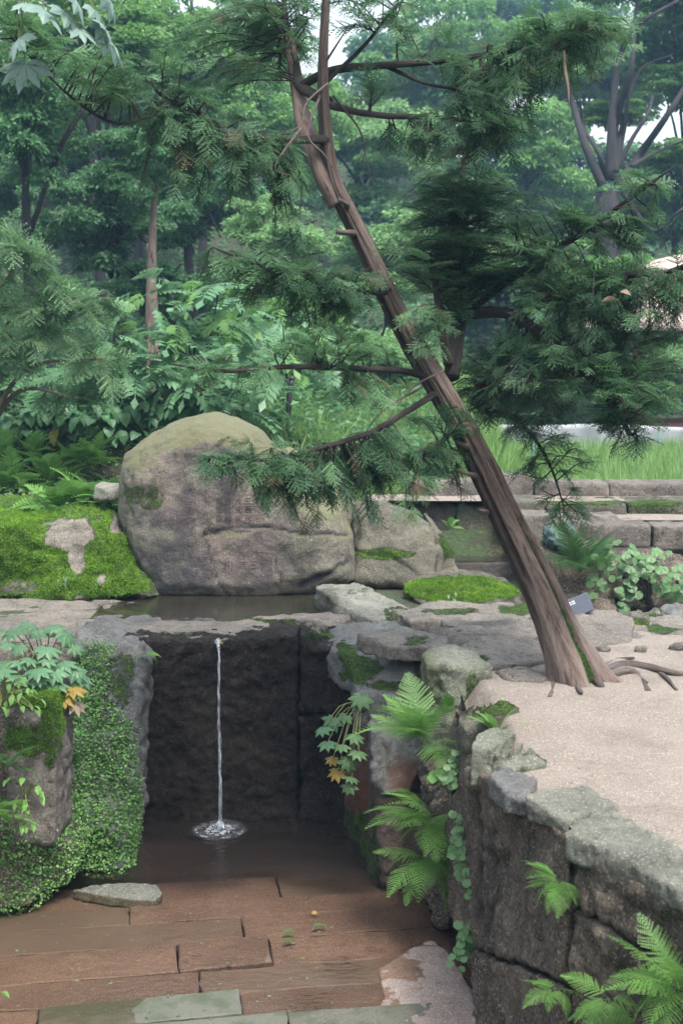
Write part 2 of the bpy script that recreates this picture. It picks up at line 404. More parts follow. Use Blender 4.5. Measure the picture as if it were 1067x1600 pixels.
def sand_mat():
    b = MB('sand')
    col = b.mix(b.mr(b.noise(1.6, 4), 0.35, 0.65), (0.190, 0.163, 0.136), (0.235, 0.205, 0.173))
    col = b.mix(b.math('MULTIPLY', b.mr(b.noise(85, 3, rough=0.85), 0.5, 0.66), 0.45), col, (0.15, 0.09, 0.07))
    col = b.mix(b.math('MULTIPLY', b.mr(b.noise(130, 1), 0.58, 0.68), 0.7), col, (0.48, 0.42, 0.38))
    col = b.mix(b.math('MULTIPLY', b.mr(b.noise(1.0, 4, b.P((5, 12, 5))), 0.56, 0.75), 0.35), col, (0.17, 0.115, 0.09))
    col = b.mix(b.mr(b.noise(2.6, 8, rough=0.7), 0.5, 0.66, 0, 0.35), col, (0.125, 0.098, 0.078))
    h = b.math('ADD', b.noise(90, 3, rough=0.8), b.math('MULTIPLY', b.noise(16, 4), 1.8))
    return b.fin(b.pbsdf(col, 0.95, b.bump(h, 0.9, 0.012)))
M['sand'] = sand_mat()
def soil_mat():
    b = MB('soil')
    col = b.mix(b.mr(b.noise(3, 5), 0.4, 0.6), (0.03, 0.024, 0.016), (0.03, 0.05, 0.018))
    col = b.mix(b.mr(b.noise(30, 4), 0.5, 0.7), col, (0.05, 0.085, 0.025))
    return b.fin(b.pbsdf(col, 0.95, b.bump(b.noise(25, 5), 0.8, 0.05)))
M['soil'] = soil_mat()
def slab_mat(name, wet):
    b = MB(name)
    if wet: a, c, d = (0.105, 0.076, 0.062), (0.16, 0.118, 0.097), (0.058, 0.045, 0.038)
    else: a, c, d = (0.085, 0.083, 0.065), (0.135, 0.128, 0.102), (0.045, 0.048, 0.034)
    if wet == 2: a, c, d = (0.21, 0.165, 0.145), (0.31, 0.25, 0.22), (0.10, 0.075, 0.063)
    col = b.mix(b.mr(b.noise(2.5, 5), 0.35, 0.65), a, c)
    col = b.mix(b.math('MULTIPLY', b.mr(b.noise(10, 5, rough=0.7), 0.48, 0.68), 0.75), col, d)
    col = b.mix(b.math('MULTIPLY', b.mr(b.noise(120, 2), 0.5, 0.63), 0.6), col, tuple(x*1.8 for x in c))
    col = b.mix(b.math('MULTIPLY', b.mr(b.noise(170, 2), 0.52, 0.64), 0.55), col, tuple(x*0.5 for x in d))
    rnd = nd(b.t, 'ShaderNodeObjectInfo').outputs['Random']
    col = b.mix(b.mr(rnd, 0.0, 1.0, 0.0, 0.55), col, tuple(0.55*x*y for x, y in zip(a, (1.0, 1.12, 1.15))))
    col = b.mix(b.mr(rnd, 0.6, 0.75, 0.0, 0.35), col, (c[0]*0.9, c[1]*1.05, c[2]*1.05))
    if not wet: col = b.mix(b.mr(b.noise(4, 4), 0.48, 0.62, 0, 0.7), col, (0.045, 0.06, 0.03))
    return b.fin(b.pbsdf(col, 0.85 if wet != 1 else 0.6, b.bump(b.noise(70, 4, rough=0.7), 0.5, 0.006)))
M['slab_wet'] = slab_mat('slab_wet', 1); M['slab_dry'] = slab_mat('slab_dry', 0); M['slab_pink'] = slab_mat('slab_pink', 2)
def water_mat(name, tint, sc, st, body=0.0, bodyc=(0.03, 0.022, 0.016)):
    b = MB(name)
    n = b.noise(1.0, 3, b.P((sc, sc * 1.6, sc)), dist=0.6)
    n = b.math('ADD', n, b.math('MULTIPLY', b.noise(1.0, 2, b.P((sc * 3.5, sc * 5, sc))), 0.25))
    if body == 'deep':
        for (qx, qy), rq in ((on(535, 1512, 0)[:2], 0.22), (on(490, 1572, 0)[:2], 0.2), (on(344, 1300, 0)[:2], 0.3)):
            dd = nd(b.t, 'ShaderNodeVectorMath', {0: b.P(), 1: (float(qx), float(qy), 0.0)}, operation='DISTANCE').outputs['Value']
            n = b.math('ADD', n, b.math('MULTIPLY', b.mr(dd, 0.0, rq, 1.0, 0.0), b.math('MULTIPLY', b.noise(1.0, 3, b.P((16, 34, 16)), dist=0.8), 3.0)))
    nr = b.bump(n, st, 0.02)
    fr = nd(b.t, 'ShaderNodeFresnel', {'IOR': 1.33, 'Normal': nr}).outputs[0]
    tr = nd(b.t, 'ShaderNodeBsdfTransparent', {'Color': (*tint, 1)}).outputs[0]
    if body == 'deep':
        yy_ = nd(b.t, 'ShaderNodeSeparateXYZ', {0: b.P()}).outputs[1]
        body = b.mr(b.math('ADD', yy_, b.math('MULTIPLY', b.noise(2.2, 4), 0.5)), 7.2, 7.6, 0.0, 0.6)
    if body:
        df = nd(b.t, 'ShaderNodeBsdfDiffuse', {'Color': (*bodyc, 1)}).outputs[0]
        tr = nd(b.t, 'ShaderNodeMixShader', {0: body, 1: tr, 2: df}).outputs[0]
    gl = nd(b.t, 'ShaderNodeBsdfGlossy', {'Color': (1, 1, 1, 1), 'Roughness': 0.02, 'Normal': nr}).outputs[0]
    return b.fin(nd(b.t, 'ShaderNodeMixShader', {0: fr, 1: tr, 2: gl}).outputs[0])
M['water'] = water_mat('water', (0.88, 0.80, 0.73), 8, 0.5, 'deep', (0.036, 0.029, 0.025))
M['water_still'] = water_mat('water_still', (0.65, 0.6, 0.52), 10, 0.12, 0.3, (0.05, 0.045, 0.04))
def bark_mat(name, c1, c2, dk):
    b = MB(name); v = b.attr('bk', 'Vector')
    n = b.noise(1.0, 8, v, rough=0.75); n2 = b.noise(3.2, 8, v, rough=0.78)
    col = b.mix(b.mr(n, 0.35, 0.62), c1, c2)
    col = b.mix(b.mr(n2, 0.5, 0.66), col, dk)
    n3 = b.noise(0.5, 3, v); col = b.mix(b.mr(n3, 0.5, 0.7, 0, 0.6), col, tuple(0.6*x + 0.4*sum(c2)/3 for x in c2))
    col = b.mix(b.math('MULTIPLY', b.attr('stain'), b.mr(n, 0.2, 0.6, 1.0, 0.6)), col, (0.016, 0.011, 0.009))
    mm = b.mr(b.math('ADD', b.attr('moss'), b.math('SUBTRACT', b.noise(20, 4), 0.5)), 0.4, 0.6)
    col = b.mix(mm, col, b.mix(b.mr(b.noise(60, 3), 0.35, 0.65), (0.02, 0.05, 0.008), (0.06, 0.13, 0.015)))
    h = b.math('ADD', n2, n)
    return b.fin(b.pbsdf(col, 0.85, b.bump(h, 1.0, 0.03)))
M['bark'] = bark_mat('bark', (0.115, 0.076, 0.062), (0.27, 0.20, 0.17), (0.022, 0.015, 0.013))
M['bark_dark'] = bark_mat('bark_dark', (0.025, 0.018, 0.016), (0.05, 0.036, 0.031), (0.010, 0.008, 0.007))
M['bark_grey'] = bark_mat('bark_grey', (0.022, 0.02, 0.024), (0.04, 0.036, 0.04), (0.01, 0.009, 0.011))
M['root'] = bark_mat('root', (0.095, 0.07, 0.062), (0.17, 0.135, 0.122), (0.035, 0.026, 0.023))
M['yew'] = leaf_mat('yew', (0.016, 0.055, 0.030), (0.15, 0.30, 0.135), 0.32, 0.5, (0.16, 0.10, 0.055))
M['yew_light'] = leaf_mat('yew_light', (0.06, 0.145, 0.065), (0.21, 0.37, 0.17), 0.35, 0.55)
M['leaf_dark'] = leaf_mat('leaf_dark', (0.045, 0.14, 0.06), (0.14, 0.29, 0.12), 0.42)
M['leaf_mid'] = leaf_mat('leaf_mid', (0.085, 0.21, 0.06), (0.23, 0.43, 0.13), 0.45)
M['leaf_pale'] = leaf_mat('leaf_pale', (0.13, 0.27, 0.11), (0.29, 0.48, 0.19), 0.45)
M['leaf_blue'] = leaf_mat('leaf_blue', (0.06, 0.16, 0.075), (0.19, 0.36, 0.19), 0.35, 0.4)
M['fern'] = leaf_mat('fern', (0.07, 0.19, 0.045), (0.23, 0.44, 0.11), 0.4)
M['fern_dark'] = leaf_mat('fern_dark', (0.03, 0.09, 0.03), (0.10, 0.22, 0.065), 0.4)
M['creeper'] = leaf_mat('creeper', (0.07, 0.19, 0.05), (0.27, 0.48, 0.15), 0.3)
M['roundleaf'] = leaf_mat('roundleaf', (0.07, 0.16, 0.06), (0.17, 0.30, 0.13), 0.3, 0.45)
M['moss'] = leaf_mat('moss', (0.055, 0.14, 0.01), (0.19, 0.36, 0.03), 0.3, 0.9)
M['grass'] = leaf_mat('grass', (0.13, 0.25, 0.07), (0.27, 0.44, 0.15), 0.4)
M['yellow'] = leaf_mat('yellow', (0.26, 0.15, 0.03), (0.42, 0.36, 0.07), 0.3)
M['drybrown'] = leaf_mat('drybrown', (0.14, 0.095, 0.065), (0.32, 0.25, 0.19), 0.2, 0.8)
def plain(name, c, r=0.6, n=20, v=0.5, **kw):
    b = MB(name); col = b.mix(b.mr(b.noise(n, 4), 0.35, 0.65, 0, v), c, tuple(x*0.55 for x in c))
    return b.fin(b.pbsdf(col, r, b.bump(b.noise(n*3, 3), 0.25, 0.004), **kw))

# ------------------------------------------------------------------ terrain
def hgt(X, Y):
    X = np.asarray(X, float); Y = np.asarray(Y, float)
    basin = sstep(-2.6, -2.2, X) * sstep(0.24, 0.10, X - np.interp(Y, [2.7, 3.5, 4.02, 4.52, 5.26, 5.9, 6.55, 7.0, 8.5], [2.3, 1.55, 1.12, 0.826, 0.615, 0.58, 0.5, 0.46, 0.4])) * sstep(3.0, 3.3, Y) * sstep(8.45, 8.2, Y)
    near = 1.12 * (1 - basin) - 0.45 * basin
    left = 1.2 + 0.62*sstep(9.9, 11.6, Y) + 0.42*sstep(11.95, 12.3, Y) + np.maximum(Y-12.3, 0)*0.11 + np.maximum(Y-22, 0)*0.04 + np.maximum(Y-32, 0)*0.22 - np.maximum(Y-60, 0)*0.26 - 0.0*Y
    mid = 1.2 + 0.5*sstep(10.2, 11.2, Y) + np.maximum(Y-11.2, 0)*0.125 + np.maximum(Y-24, 0)*0.02 + np.maximum(Y-32, 0)*0.20 - np.maximum(Y-60, 0)*0.22 - 0.0*Y
    right = 0.75 + 0.45*sstep(9.4, 9.7, Y) + 0.2*sstep(10.8, 12, Y) + np.maximum(Y-21, 0)*0.15 + np.maximum(Y-34, 0)*0.13 - np.maximum(Y-60, 0)*0.28 - 0.0*Y
    k1 = sstep(-0.6, 0.5, X); k2 = sstep(1.3, 1.9, X - np.maximum(Y-12, 0)*0.06)
    far = (left*(1-k1) + mid*k1)*(1-k2) + right*k2
    k = sstep(8.4, 9.2, Y)
    z = near*(1-k) + far*k
    z = z + 8*sstep(-4, -22, Y) + 9*sstep(8, 30, np.abs(X)) * sstep(60, 20, Y)  # added slopes behind the camera and at the sides, to block low light
    return z
ax = np.concatenate([np.linspace(-54, -14, 24)[:-1], np.linspace(-14, -4, 41)[:-1], np.linspace(-4, 5, 91)[:-1], np.linspace(5, 16, 45)[:-1], np.linspace(16, 54, 24)])
ay = np.concatenate([np.linspace(-26, 2, 18)[:-1], np.linspace(2, 14, 121)[:-1], np.linspace(14, 40, 66)[:-1], np.linspace(40, 104, 22)])
gx, gy = np.meshgrid(ax, ay); GZ = hgt(gx, gy)
V = np.stack([gx, gy, GZ], -1).reshape(-1, 3); V[:, 2] += 0.05*fbm(V*1.3, 3, 3)*sstep(9, 12, V[:, 1])
def gridq(nx, ny):
    i = np.arange(ny-1)[:, None]*nx + np.arange(nx-1)[None]; return np.stack([i, i+1, i+nx+1, i+nx], -1).reshape(-1, 4)
mk('ground', V, gridq(len(ax), len(ay)), M['soil'], kind='structure')

# sandy terrace on the near side: one sheet that starts at the edge of the retaining wall
WALL = [(0.46, 7.0), (0.50, 6.55), (0.58, 5.9), (0.615, 5.26), (0.826, 4.52), (1.12, 4.02), (1.55, 3.5), (2.3, 2.7)]
wy = np.array([p[1] for p in WALL])[::-1]; wx = np.array([p[0] for p in WALL])[::-1]
sye = np.array([2.7, 3.5, 4.02, 4.52, 5.26, 5.6, 6.0, 6.5, 7.0, 8.6]); sxe = np.array([2.33, 1.58, 1.16, 0.87, 0.66, 0.66, 0.66, 0.64, 0.60, 0.6])
ys = np.linspace(2.4, 8.6, 156); tt = np.linspace(0, 1, 120)**1.6
SX = np.array([np.interp(y, sye, sxe) + (9 - np.interp(y, sye, sxe))*tt for y in ys]); SY = np.repeat(ys[:, None], 120, 1)
SP = np.stack([SX, SY, 0*SX], -1).reshape(-1, 3)
SP[:, 2] = 1.262 - 0.16*sstep(0.16, 0.0, SP[:, 0]-np.interp(SP[:, 1], sye, sxe))*sstep(5.3, 5.6, SP[:, 1]) - 0.1*sstep(7.55, 7.85, SP[:, 1])*sstep(1.9, 1.2, SP[:, 0]) + 0.012*fbm(SP*1.5, 3, 11) + 0.006*fbm(SP*9, 3, 12)
mk('sand_ground', SP, gridq(120, 156), M['sand'], kind='structure')

# ------------------------------------------------------------------ bedrock shelf (heightfield with ledges and joints)
bxs = np.arange(-4.2, 6.0, 0.026); bys = np.arange(6.55, 10.3, 0.026)
BX, BY = np.meshgrid(bxs, bys); BP = np.stack([BX, BY, 0*BX], -1).reshape(-1, 3)
x, y = BP[:, 0], BP[:, 1]
led = fbm(np.stack([x*1.1, y*2.2, 0*x], 1), 4, 21); led2 = np.floor((led+1)*6.5)/6.5 - 1
z = 1.21 + 0.045*led2 + 0.022*fbm(BP*5, 4, 22) + 0.010*fbm(BP*20, 3, 23)
rj = np.random.default_rng(5); sdx = np.stack([rj.uniform(-4.5, 6.2, 95), rj.uniform(6.2, 10.6, 95)], 1)
wxx = x + 0.10*fbm(BP*3, 3, 32); wyy = (y + 0.07*fbm(BP*3, 3, 33))
dA = np.full(len(x), 1e9); dB = dA.copy(); cid = np.zeros(len(x), int)
for q_, (a_, b2_) in enumerate(sdx):
    dq = np.hypot((wxx-a_)*0.75, (wyy-b2_)*1.25); m_ = dq < dA; dB = np.where(m_, dA, np.minimum(dB, dq)); cid = np.where(m_, q_, cid); dA = np.where(m_, dq, dA)
c_ = (dB-dA)*0.9; jo = rj.normal(0, 0.022, 95); jx = rj.normal(0, 0.02, 95); jy = rj.normal(0.01, 0.03, 95)
z += jo[cid] + jx[cid]*(x-sdx[cid, 0]) + jy[cid]*(y-sdx[cid, 1]); z -= 0.035*np.exp(-(c_/0.022)**2)
# front edge: falls away in front of the basin, and under the sand on the right
edge = np.interp(x, [-4.2, -2.2, -1.55, -1.3, -0.75, -0.32, -0.2, 0.0, 0.25, 0.45, 0.55, 0.66, 0.8, 1.0, 1.6, 2.2, 3.5, 6], [7.6, 7.7, 8.12, 8.16, 8.16, 8.16, 8.25, 8.5, 8.55, 8.5, 8.3, 7.5, 7.0, 6.95, 7.2, 7.5, 7.7, 7.9])
edge = edge + 0.06*fbm(np.stack([x*3, 0*x, 0*x], 1), 3, 41)
right = sstep(0.3, 0.7, x)
z = np.where(y < edge, np.where(x < 0.64, z - np.minimum((edge-y)*3, 0.03), z - 0.12*sstep(0, 0.35, edge-y)), z)
z = z + right*0.095*sstep(0, 0.5, y-edge) - 0.13*sstep(8.85, 9.15, y)*sstep(0.15, 0.4, x)
# pool hollow in front of the boulder
ux, uy = proj(np.stack([x, y, 0*x+1.22], 1))
pool = sstep(1.15, 0.75, ((ux-385)/150)**2 + ((uy-945)/22)**2 + 0.25*fbm(BP*4, 3, 51))
z = z*(1-pool) + pool*(1.12)
spout = np.exp(-((ux-342)/14)**2)*sstep(8.6, 8.3, y)*sstep(7.9, 8.02, y); z -= 0.03*spout
gul = sstep(1.35, 1.55, x)*sstep(8.35, 8.6, y + 0.1*fbm(BP*2, 2, 61)); z -= 0.8*gul
left_top = sstep(-0.4, -1.6, x)*sstep(8.7, 8.3, y)*0.0
z += left_top
back = sstep(9.3, 9.6, y)*sstep(1.0, 0.6, x); z -= 0.1*back
BP[:, 2] = z
ms = sstep(0.25, 0.6, fbm(BP*2.4, 4, 71))*0.75 + 0.6*np.exp(-(c_/0.05)**2)*sstep(-0.2, 0.4, fbm(BP*1.7, 2, 73))
ms = np.maximum(ms, 0.7*sstep(0.05, 0.0, y-edge)*sstep(0.5, 0.3, x)*sstep(-0.5, 0.3, fbm(BP*4, 3, 75)))
ms *= 1-0.9*sstep(8.2, 8.6, y)*sstep(-0.6, -0.9, x)*0.6
st = 0.35*sstep(0.1, 0.6, fbm(BP*1.6, 3, 81)) + 0.6*np.exp(-(c_/0.018)**2)
BQd = gridq(len(bxs), len(bys)); BQd = BQd[~(((y < edge-0.005) & (x < 0.64))[BQd].all(1))]
mk('bedrock', BP, BQd, M['bedrock'], attrs={'moss': ms, 'stain': np.clip(st, 0, 1), 'pink': 0*st}, kind='structure')

# still water in front of the boulder, in the channel and in the basin
def sheet(name, x0, x1, y0, y1, z, mat, nx=2, ny=2):
    X, Y = np.meshgrid(np.linspace(x0, x1, nx), np.linspace(y0, y1, ny))
    return mk(name, np.stack([X, Y, 0*X+z], -1).reshape(-1, 3), gridq(nx, ny), mat, kind='structure')
sheet('pool_water', -1.75, 0.02, 8.5, 9.75, 1.205, M['water_still'])
sheet('channel_water', 0.6, 1.62, 10.32, 10.82, 1.36, M['water_still'])
# basin: bed, deep pool, thin film of water over the slabs
sheet('basin_bed', -2.6, 0.75, 3.0, 8.3, -0.16, M['slab_wet'])
sheet('basin_water', -2.4, 0.72, 3.2, 8.12, 0.002, M['water'])

# ------------------------------------------------------------------ paving slabs of the basin floor
pav = T('basin_paving', None, None, (-0.6, 6.0, -0.06), kind='structure')
ra = R(8.5); ca, sa = math.cos(ra), math.sin(ra); O = np.array([-0.6, 6.0])
def slab(u0, u1, v0, v1, top, mat, seed, tu=0.0):
    g = 0.005; r_ = np.random.default_rng(seed)
    c = [(u0+g, v0+g), (u1-g, v0+g), (u1-g, v1-g), (u0+g, v1-g)]
    pts = []
    for i in range(4):
        a, b_ = np.array(c[i]), np.array(c[(i+1) % 4])
        nseg = 24 if i % 2 == 0 else 4
        for k in range(nseg): pts.append(a + (b_-a)*k/nseg + r_.normal(0, 0.0035, 2))
    pts = np.array(pts); cc = pts.mean(0); n = len(pts)
    W = lambda p: np.stack([O[0] + p[:, 0]*ca - p[:, 1]*sa, O[1] + p[:, 0]*sa + p[:, 1]*ca], 1)
    inn = cc + (pts-cc)*np.array([1-0.008/(u1-u0)*2, 1-0.008/(v1-v0)*2])
    tl = np.array([tu, 0]) + r_.normal(0, 0.003, 2)
    def zt(p): return top + (p-cc)@tl + 0.003*fbm(np.c_[p*4, np.full(len(p), seed)], 2, seed)
    A, B_ = W(inn), W(pts)
    V = np.vstack([np.c_[A, zt(inn)], np.c_[B_, zt(pts)-0.004], np.c_[B_, np.full(n, -0.15)], [[*W(cc[None])[0], top]]])
    i = np.arange(n); j = (i+1) % n
    Q = np.vstack([np.stack([n+i, n+j, j, i], 1), np.stack([2*n+i, 2*n+j, n+j, n+i], 1)])
    Tr = np.stack([i, j, np.full(n, 3*n)], 1)
    mk('paving_slab', V, [Q, Tr], mat, pav, False)
rows = [(-1.65, -1.3), (-1.3, -0.98), (-0.98, -0.70), (-0.70, -0.455), (-0.455, -0.21), (-0.21, 0.05), (0.05, 0.37), (0.37, 0.66), (0.66, 0.90), (0.90, 1.25)]
# per row: cuts along the row, then (level, lengthwise tilt, stone) for each slab
lay = [([-2.6, -0.2, 1.9], [(-0.004, 0, 'slab_wet'), (0.004, 0, 'slab_dry')]), ([-2.6, 0.1, 1.9], [(-0.006, 0.01, 'slab_wet'), (0.004, 0, 'slab_dry')]),
       ([-2.5, -0.35, 1.7], [(0.000, 0.010, 'slab_dry'), (0.003, -0.006, 'slab_dry')]), ([-2.4, -1.35, 0.28, 1.6], [(-0.022, 0, 'slab_wet'), (0.003, 0.010, 'slab_dry'), (0.005, -0.004, 'slab_dry')]),
       ([-2.3, -0.85, 0.08, 1.5], [(-0.020, 0, 'slab_wet'), (0.003, 0.018, 'slab_dry'), (-0.008, 0, 'slab_wet')]), ([-2.2, -1.35, -0.1, 1.4], [(-0.026, 0, 'slab_wet'), (-0.020, 0.006, 'slab_wet'), (-0.013, 0, 'slab_wet')]),
       ([-2.2, -0.2, 0.27, 1.4], [(-0.024, 0.004, 'slab_wet'), (-0.006, 0.03, 'slab_wet'), (-0.020, 0, 'slab_wet')]), ([-2.1, -1.2, 0.15, 1.4], [(-0.03, 0, 'slab_wet'), (-0.026, 0, 'slab_wet'), (-0.022, 0, 'slab_wet')]),
       ([-2.0, -0.45, 1.4], [(-0.034, 0, 'slab_wet'), (-0.03, 0, 'slab_wet')]), ([-2.0, 0.4, 1.4], [(-0.055, 0, 'slab_wet'), (-0.05, 0, 'slab_wet')])]
sd = 0
for (v0, v1), (cu, sp) in zip(rows, lay):
    for a, b_, (lv, tu, mt) in zip(cu[:-1], cu[1:], sp):
        sd += 1; slab(a, b_, v0, v1, lv, M[mt], sd, tu)
rock('paving_slab', topped([(590, 1512, 0.000), (640, 1482, 0.003), (676, 1466, 0.006), (702, 1486, 0.012), (738, 1550, 0.014), (775, 1660, 0.014), (640, 1660, 0.006), (560, 1620, 0.001), (600, 1560, 0.001)], -0.1, 1.0), M['slab_pink'], 0.012, 1, 0.008, 6, 0.003, 30, parent=pav)
# ------------------------------------------------------------------ boulder with the carved poem
bo = [(240, 934), (212, 890), (197, 845), (188, 795), (187, 750), (194, 712), (222, 688), (262, 666), (300, 653), (330, 650), (362, 657), (398, 674), (426, 704), (462, 742), (505, 786), (533, 800), (549, 838), (554, 905), (520, 918), (470, 930), (400, 938), (320, 938)]
boY = 9.95
bco = [(330, 832), (380, 822), (420, 825), (460, 832), (545, 836)]
bul, BV, BQ, _ = rock('carved_boulder', face([(*p, boY) for p in bo], 1.3, ((-0.30, 0.74), (-0.25, 0.88), (-0.14, 0.97), (0, 1.01), (0.5, 1.0), (0.8, 0.8), (1, 0.5))), M['boulder'], 0.018, 4, 0.020, 2.0, 0.006, 16,
    cracks=[(bco, 2.4, 0.016), ([(318, 842), (345, 833), (390, 830)], 3, 0.012), ([(322, 835), (330, 880), (345, 915), (358, 930)], 1.8, 0.012), ([(195, 720), (240, 700), (300, 672), (340, 664)], 4, 0.012), ([(430, 870), (438, 910)], 2.5, 0.008), ([(470, 918), (510, 895), (545, 880)], 5, 0.02)],
    moss=[(222, 776, 36, 20, 0.62), (212, 740, 30, 34, 0.46), (245, 735, 45, 32, 0.42), (203, 810, 12, 45, 0.5), (290, 740, 55, 36, 0.33), (280, 705, 70, 14, 0.34), (370, 692, 40, 12, 0.5), (405, 690, 30, 16, 0.4), (300, 885, 30, 20, 0.36)],
    stains=[(270, 890, 75, 55, 0.75), (352, 750, 17, 80, 0.8), (320, 760, 14, 60, 0.5), (410, 760, 16, 60, 0.4), (300, 780, 30, 20, 0.5), (390, 900, 40, 25, 0.5), (255, 812, 50, 22, 0.55), (390, 860, 35, 30, 0.35), (330, 720, 60, 14, 0.35), (440, 850, 30, 50, 0.3), (250, 850, 40, 50, 0.5)],
    pinks=[(375, 780, 50, 70, 1.0), (300, 790, 60, 35, 0.9), (370, 860, 70, 70, 0.9), (290, 720, 80, 50, 0.7)], keep=True,
    label='tall rounded granite boulder with incised characters behind the small pool', cat='boulder')
tree_b = BVHTree.FromPolygons([tuple(v) for v in BV], [tuple(q) for q in BQ.tolist()])
M['carve'] = plain('carved_groove', (0.075, 0.058, 0.056), 0.9)
def glyph(ch, px, py, hpx):
    cu = bpy.data.curves.new('g', 'FONT'); cu.body = ch; cu.align_x = 'CENTER'; cu.align_y = 'CENTER'; cu.resolution_u = 2
    o = bpy.data.objects.new('g', cu); COL.objects.link(o)
    e = o.evaluated_get(bpy.context.evaluated_depsgraph_get()); em = e.to_mesh()
    vs = np.array([v.co[:] for v in em.vertices]); fs = [tuple(p.vertices) for p in em.polygons]
    e.to_mesh_clear(); bpy.data.objects.remove(o); bpy.data.curves.remove(cu)
    if not len(vs): return
    vs -= (vs.min(0)+vs.max(0))/2; k = hpx/max(vs[:, 0].max()-vs[:, 0].min(), vs[:, 1].max()-vs[:, 1].min())
    C0 = Vector((0, 0, HC)); out = []
    for v in vs:
        d = Vector(ray(px + v[0]*k, py - v[1]*k)).normalized(); h = tree_b.ray_cast(C0, d)[0]
        if h is None: return
        out.append(tuple(h - d*0.004))
    V = np.array(out)
    mk('carved_character', V, [np.array([f for f in fs if len(f) == n]) for n in {len(f) for f in fs}], M['carve'], bul, False)
for px, chs in ((388, '三百尺'), (373, '九天來'), (356, '白虹起'), (343, '萬壑雷')):
    for i, ch in enumerate(chs): glyph(ch, px, 783 + 13.5*i, 11)
for px, ch in ((396, '玉'), (378, '流'), (357, '川')): glyph(ch, px, 883, 13)

# rocks right of the boulder
rock('split_boulder', face([(551, 838, 10.2), (550, 800, 10.3), (560, 792, 10.3), (605, 790, 10.35), (640, 805, 10.3), (672, 825, 10.2), (690, 860, 10.1), (694, 900, 10.0), (660, 915, 9.9), (552, 915, 9.9)], 0.7, ((-0.12, 0.85), (0, 1), (0.6, 1), (1, 0.8))), M['granite_moss'], 0.022, 2, 0.03, 3, 0.008, 16,
     cracks=[([(552, 862), (600, 868), (640, 885), (660, 905)], 3, 0.03), ([(683, 865), (685, 905)], 2.5, 0.02)], moss=[(600, 866, 60, 8, 0.6), (685, 830, 12, 20, 0.5)],
     label='greyish green granite boulder split by diagonal crack beside the carved boulder', cat='boulder')
rock('wedge_rock', face([(668, 812, 10.3), (688, 830, 10.3), (712, 870, 10.15), (716, 902, 10.05), (690, 905, 10.1)], 0.5), M['granite_moss'], 0.022, 2, 0.02, 4, 0.006, moss=[(700, 850, 20, 30, 0.55)], label='narrow mossy wedge of rock between split boulder and water channel', cat='rock')
rock('backing_rock', face([(425, 705, 11.1), (445, 696, 11.1), (466, 705, 11.1), (500, 745, 11.0), (560, 790, 10.9), (560, 850, 10.8), (440, 850, 10.8)], 0.6, ((-0.1, 0.85), (0, 1), (1, 0.8))), M['boulder'], 0.03, 4, 0.03, 3, label='low yellowish rock peeping out behind the boulder shoulder', cat='rock')
# left mossy bank rock
MR = rock('mossy_rock', face([(-90, 936, 9.75), (-90, 812, 9.85), (20, 812, 9.85), (60, 815, 9.85), (110, 805, 9.9), (150, 803, 9.9), (188, 815, 9.85), (205, 850, 9.75), (222, 890, 9.65), (252, 934, 9.55), (120, 942, 9.5)], 0.85, ((-0.25, 0.86), (-0.14, 0.95), (0, 1), (0.6, 1), (1, 0.85))), M['mossrock'], 0.024, 4, 0.05, 3.2, 0.012, 14,
     moss=[(60, 870, 150, 75, 0.6), (30, 830, 80, 30, 0.9), (180, 860, 40, 70, 0.75), (0, 870, 90, 70, 0.7), (140, 900, 90, 40, 0.6)], bare=[(105, 832, 42, 22, 1), (120, 875, 12, 26, 1), (186, 820, 14, 12, 0.8), (30, 915, 40, 12, 0.5), (160, 905, 8, 10, 0.8)], stains=[(100, 925, 160, 14, 0.5)], keep=True, label='long rock draped in bright green moss left of the carved boulder', cat='rock')
rock('moss_cushion_stone', face([(-80, 812, 10.7), (-80, 785, 10.75), (20, 782, 10.75), (55, 785, 10.7), (64, 800, 10.65), (62, 815, 10.6)], 0.5), M['mossrock'], 0.025, 4, 0.02, 4, moss=[(0, 795, 90, 30, 1.0)], label='low stone cushioned in pale moss behind the mossy rock', cat='stone')
rock('round_stone', face([(62, 815, 10.8), (66, 796, 10.8), (80, 790, 10.8), (96, 796, 10.8), (98, 815, 10.8)], 0.3), M['granite'], 0.02, 4, 0.02, 5, label='small brown stone between moss cushion and pale ferns', cat='stone')
rock('flat_slab_stone', topped([(146, 758, 2.0), (160, 752, 2.02), (192, 752, 2.02), (196, 760, 1.99), (170, 766, 1.97)], 1.88), M['capstone'], 0.02, 1, 0.012, 5, label='thin flat slab jutting out left of the boulder top', cat='stone')
def slabbed(pts, th):
    P0 = np.array([on(*p) for p in pts]); return prism(P0, (0, 0, -th))
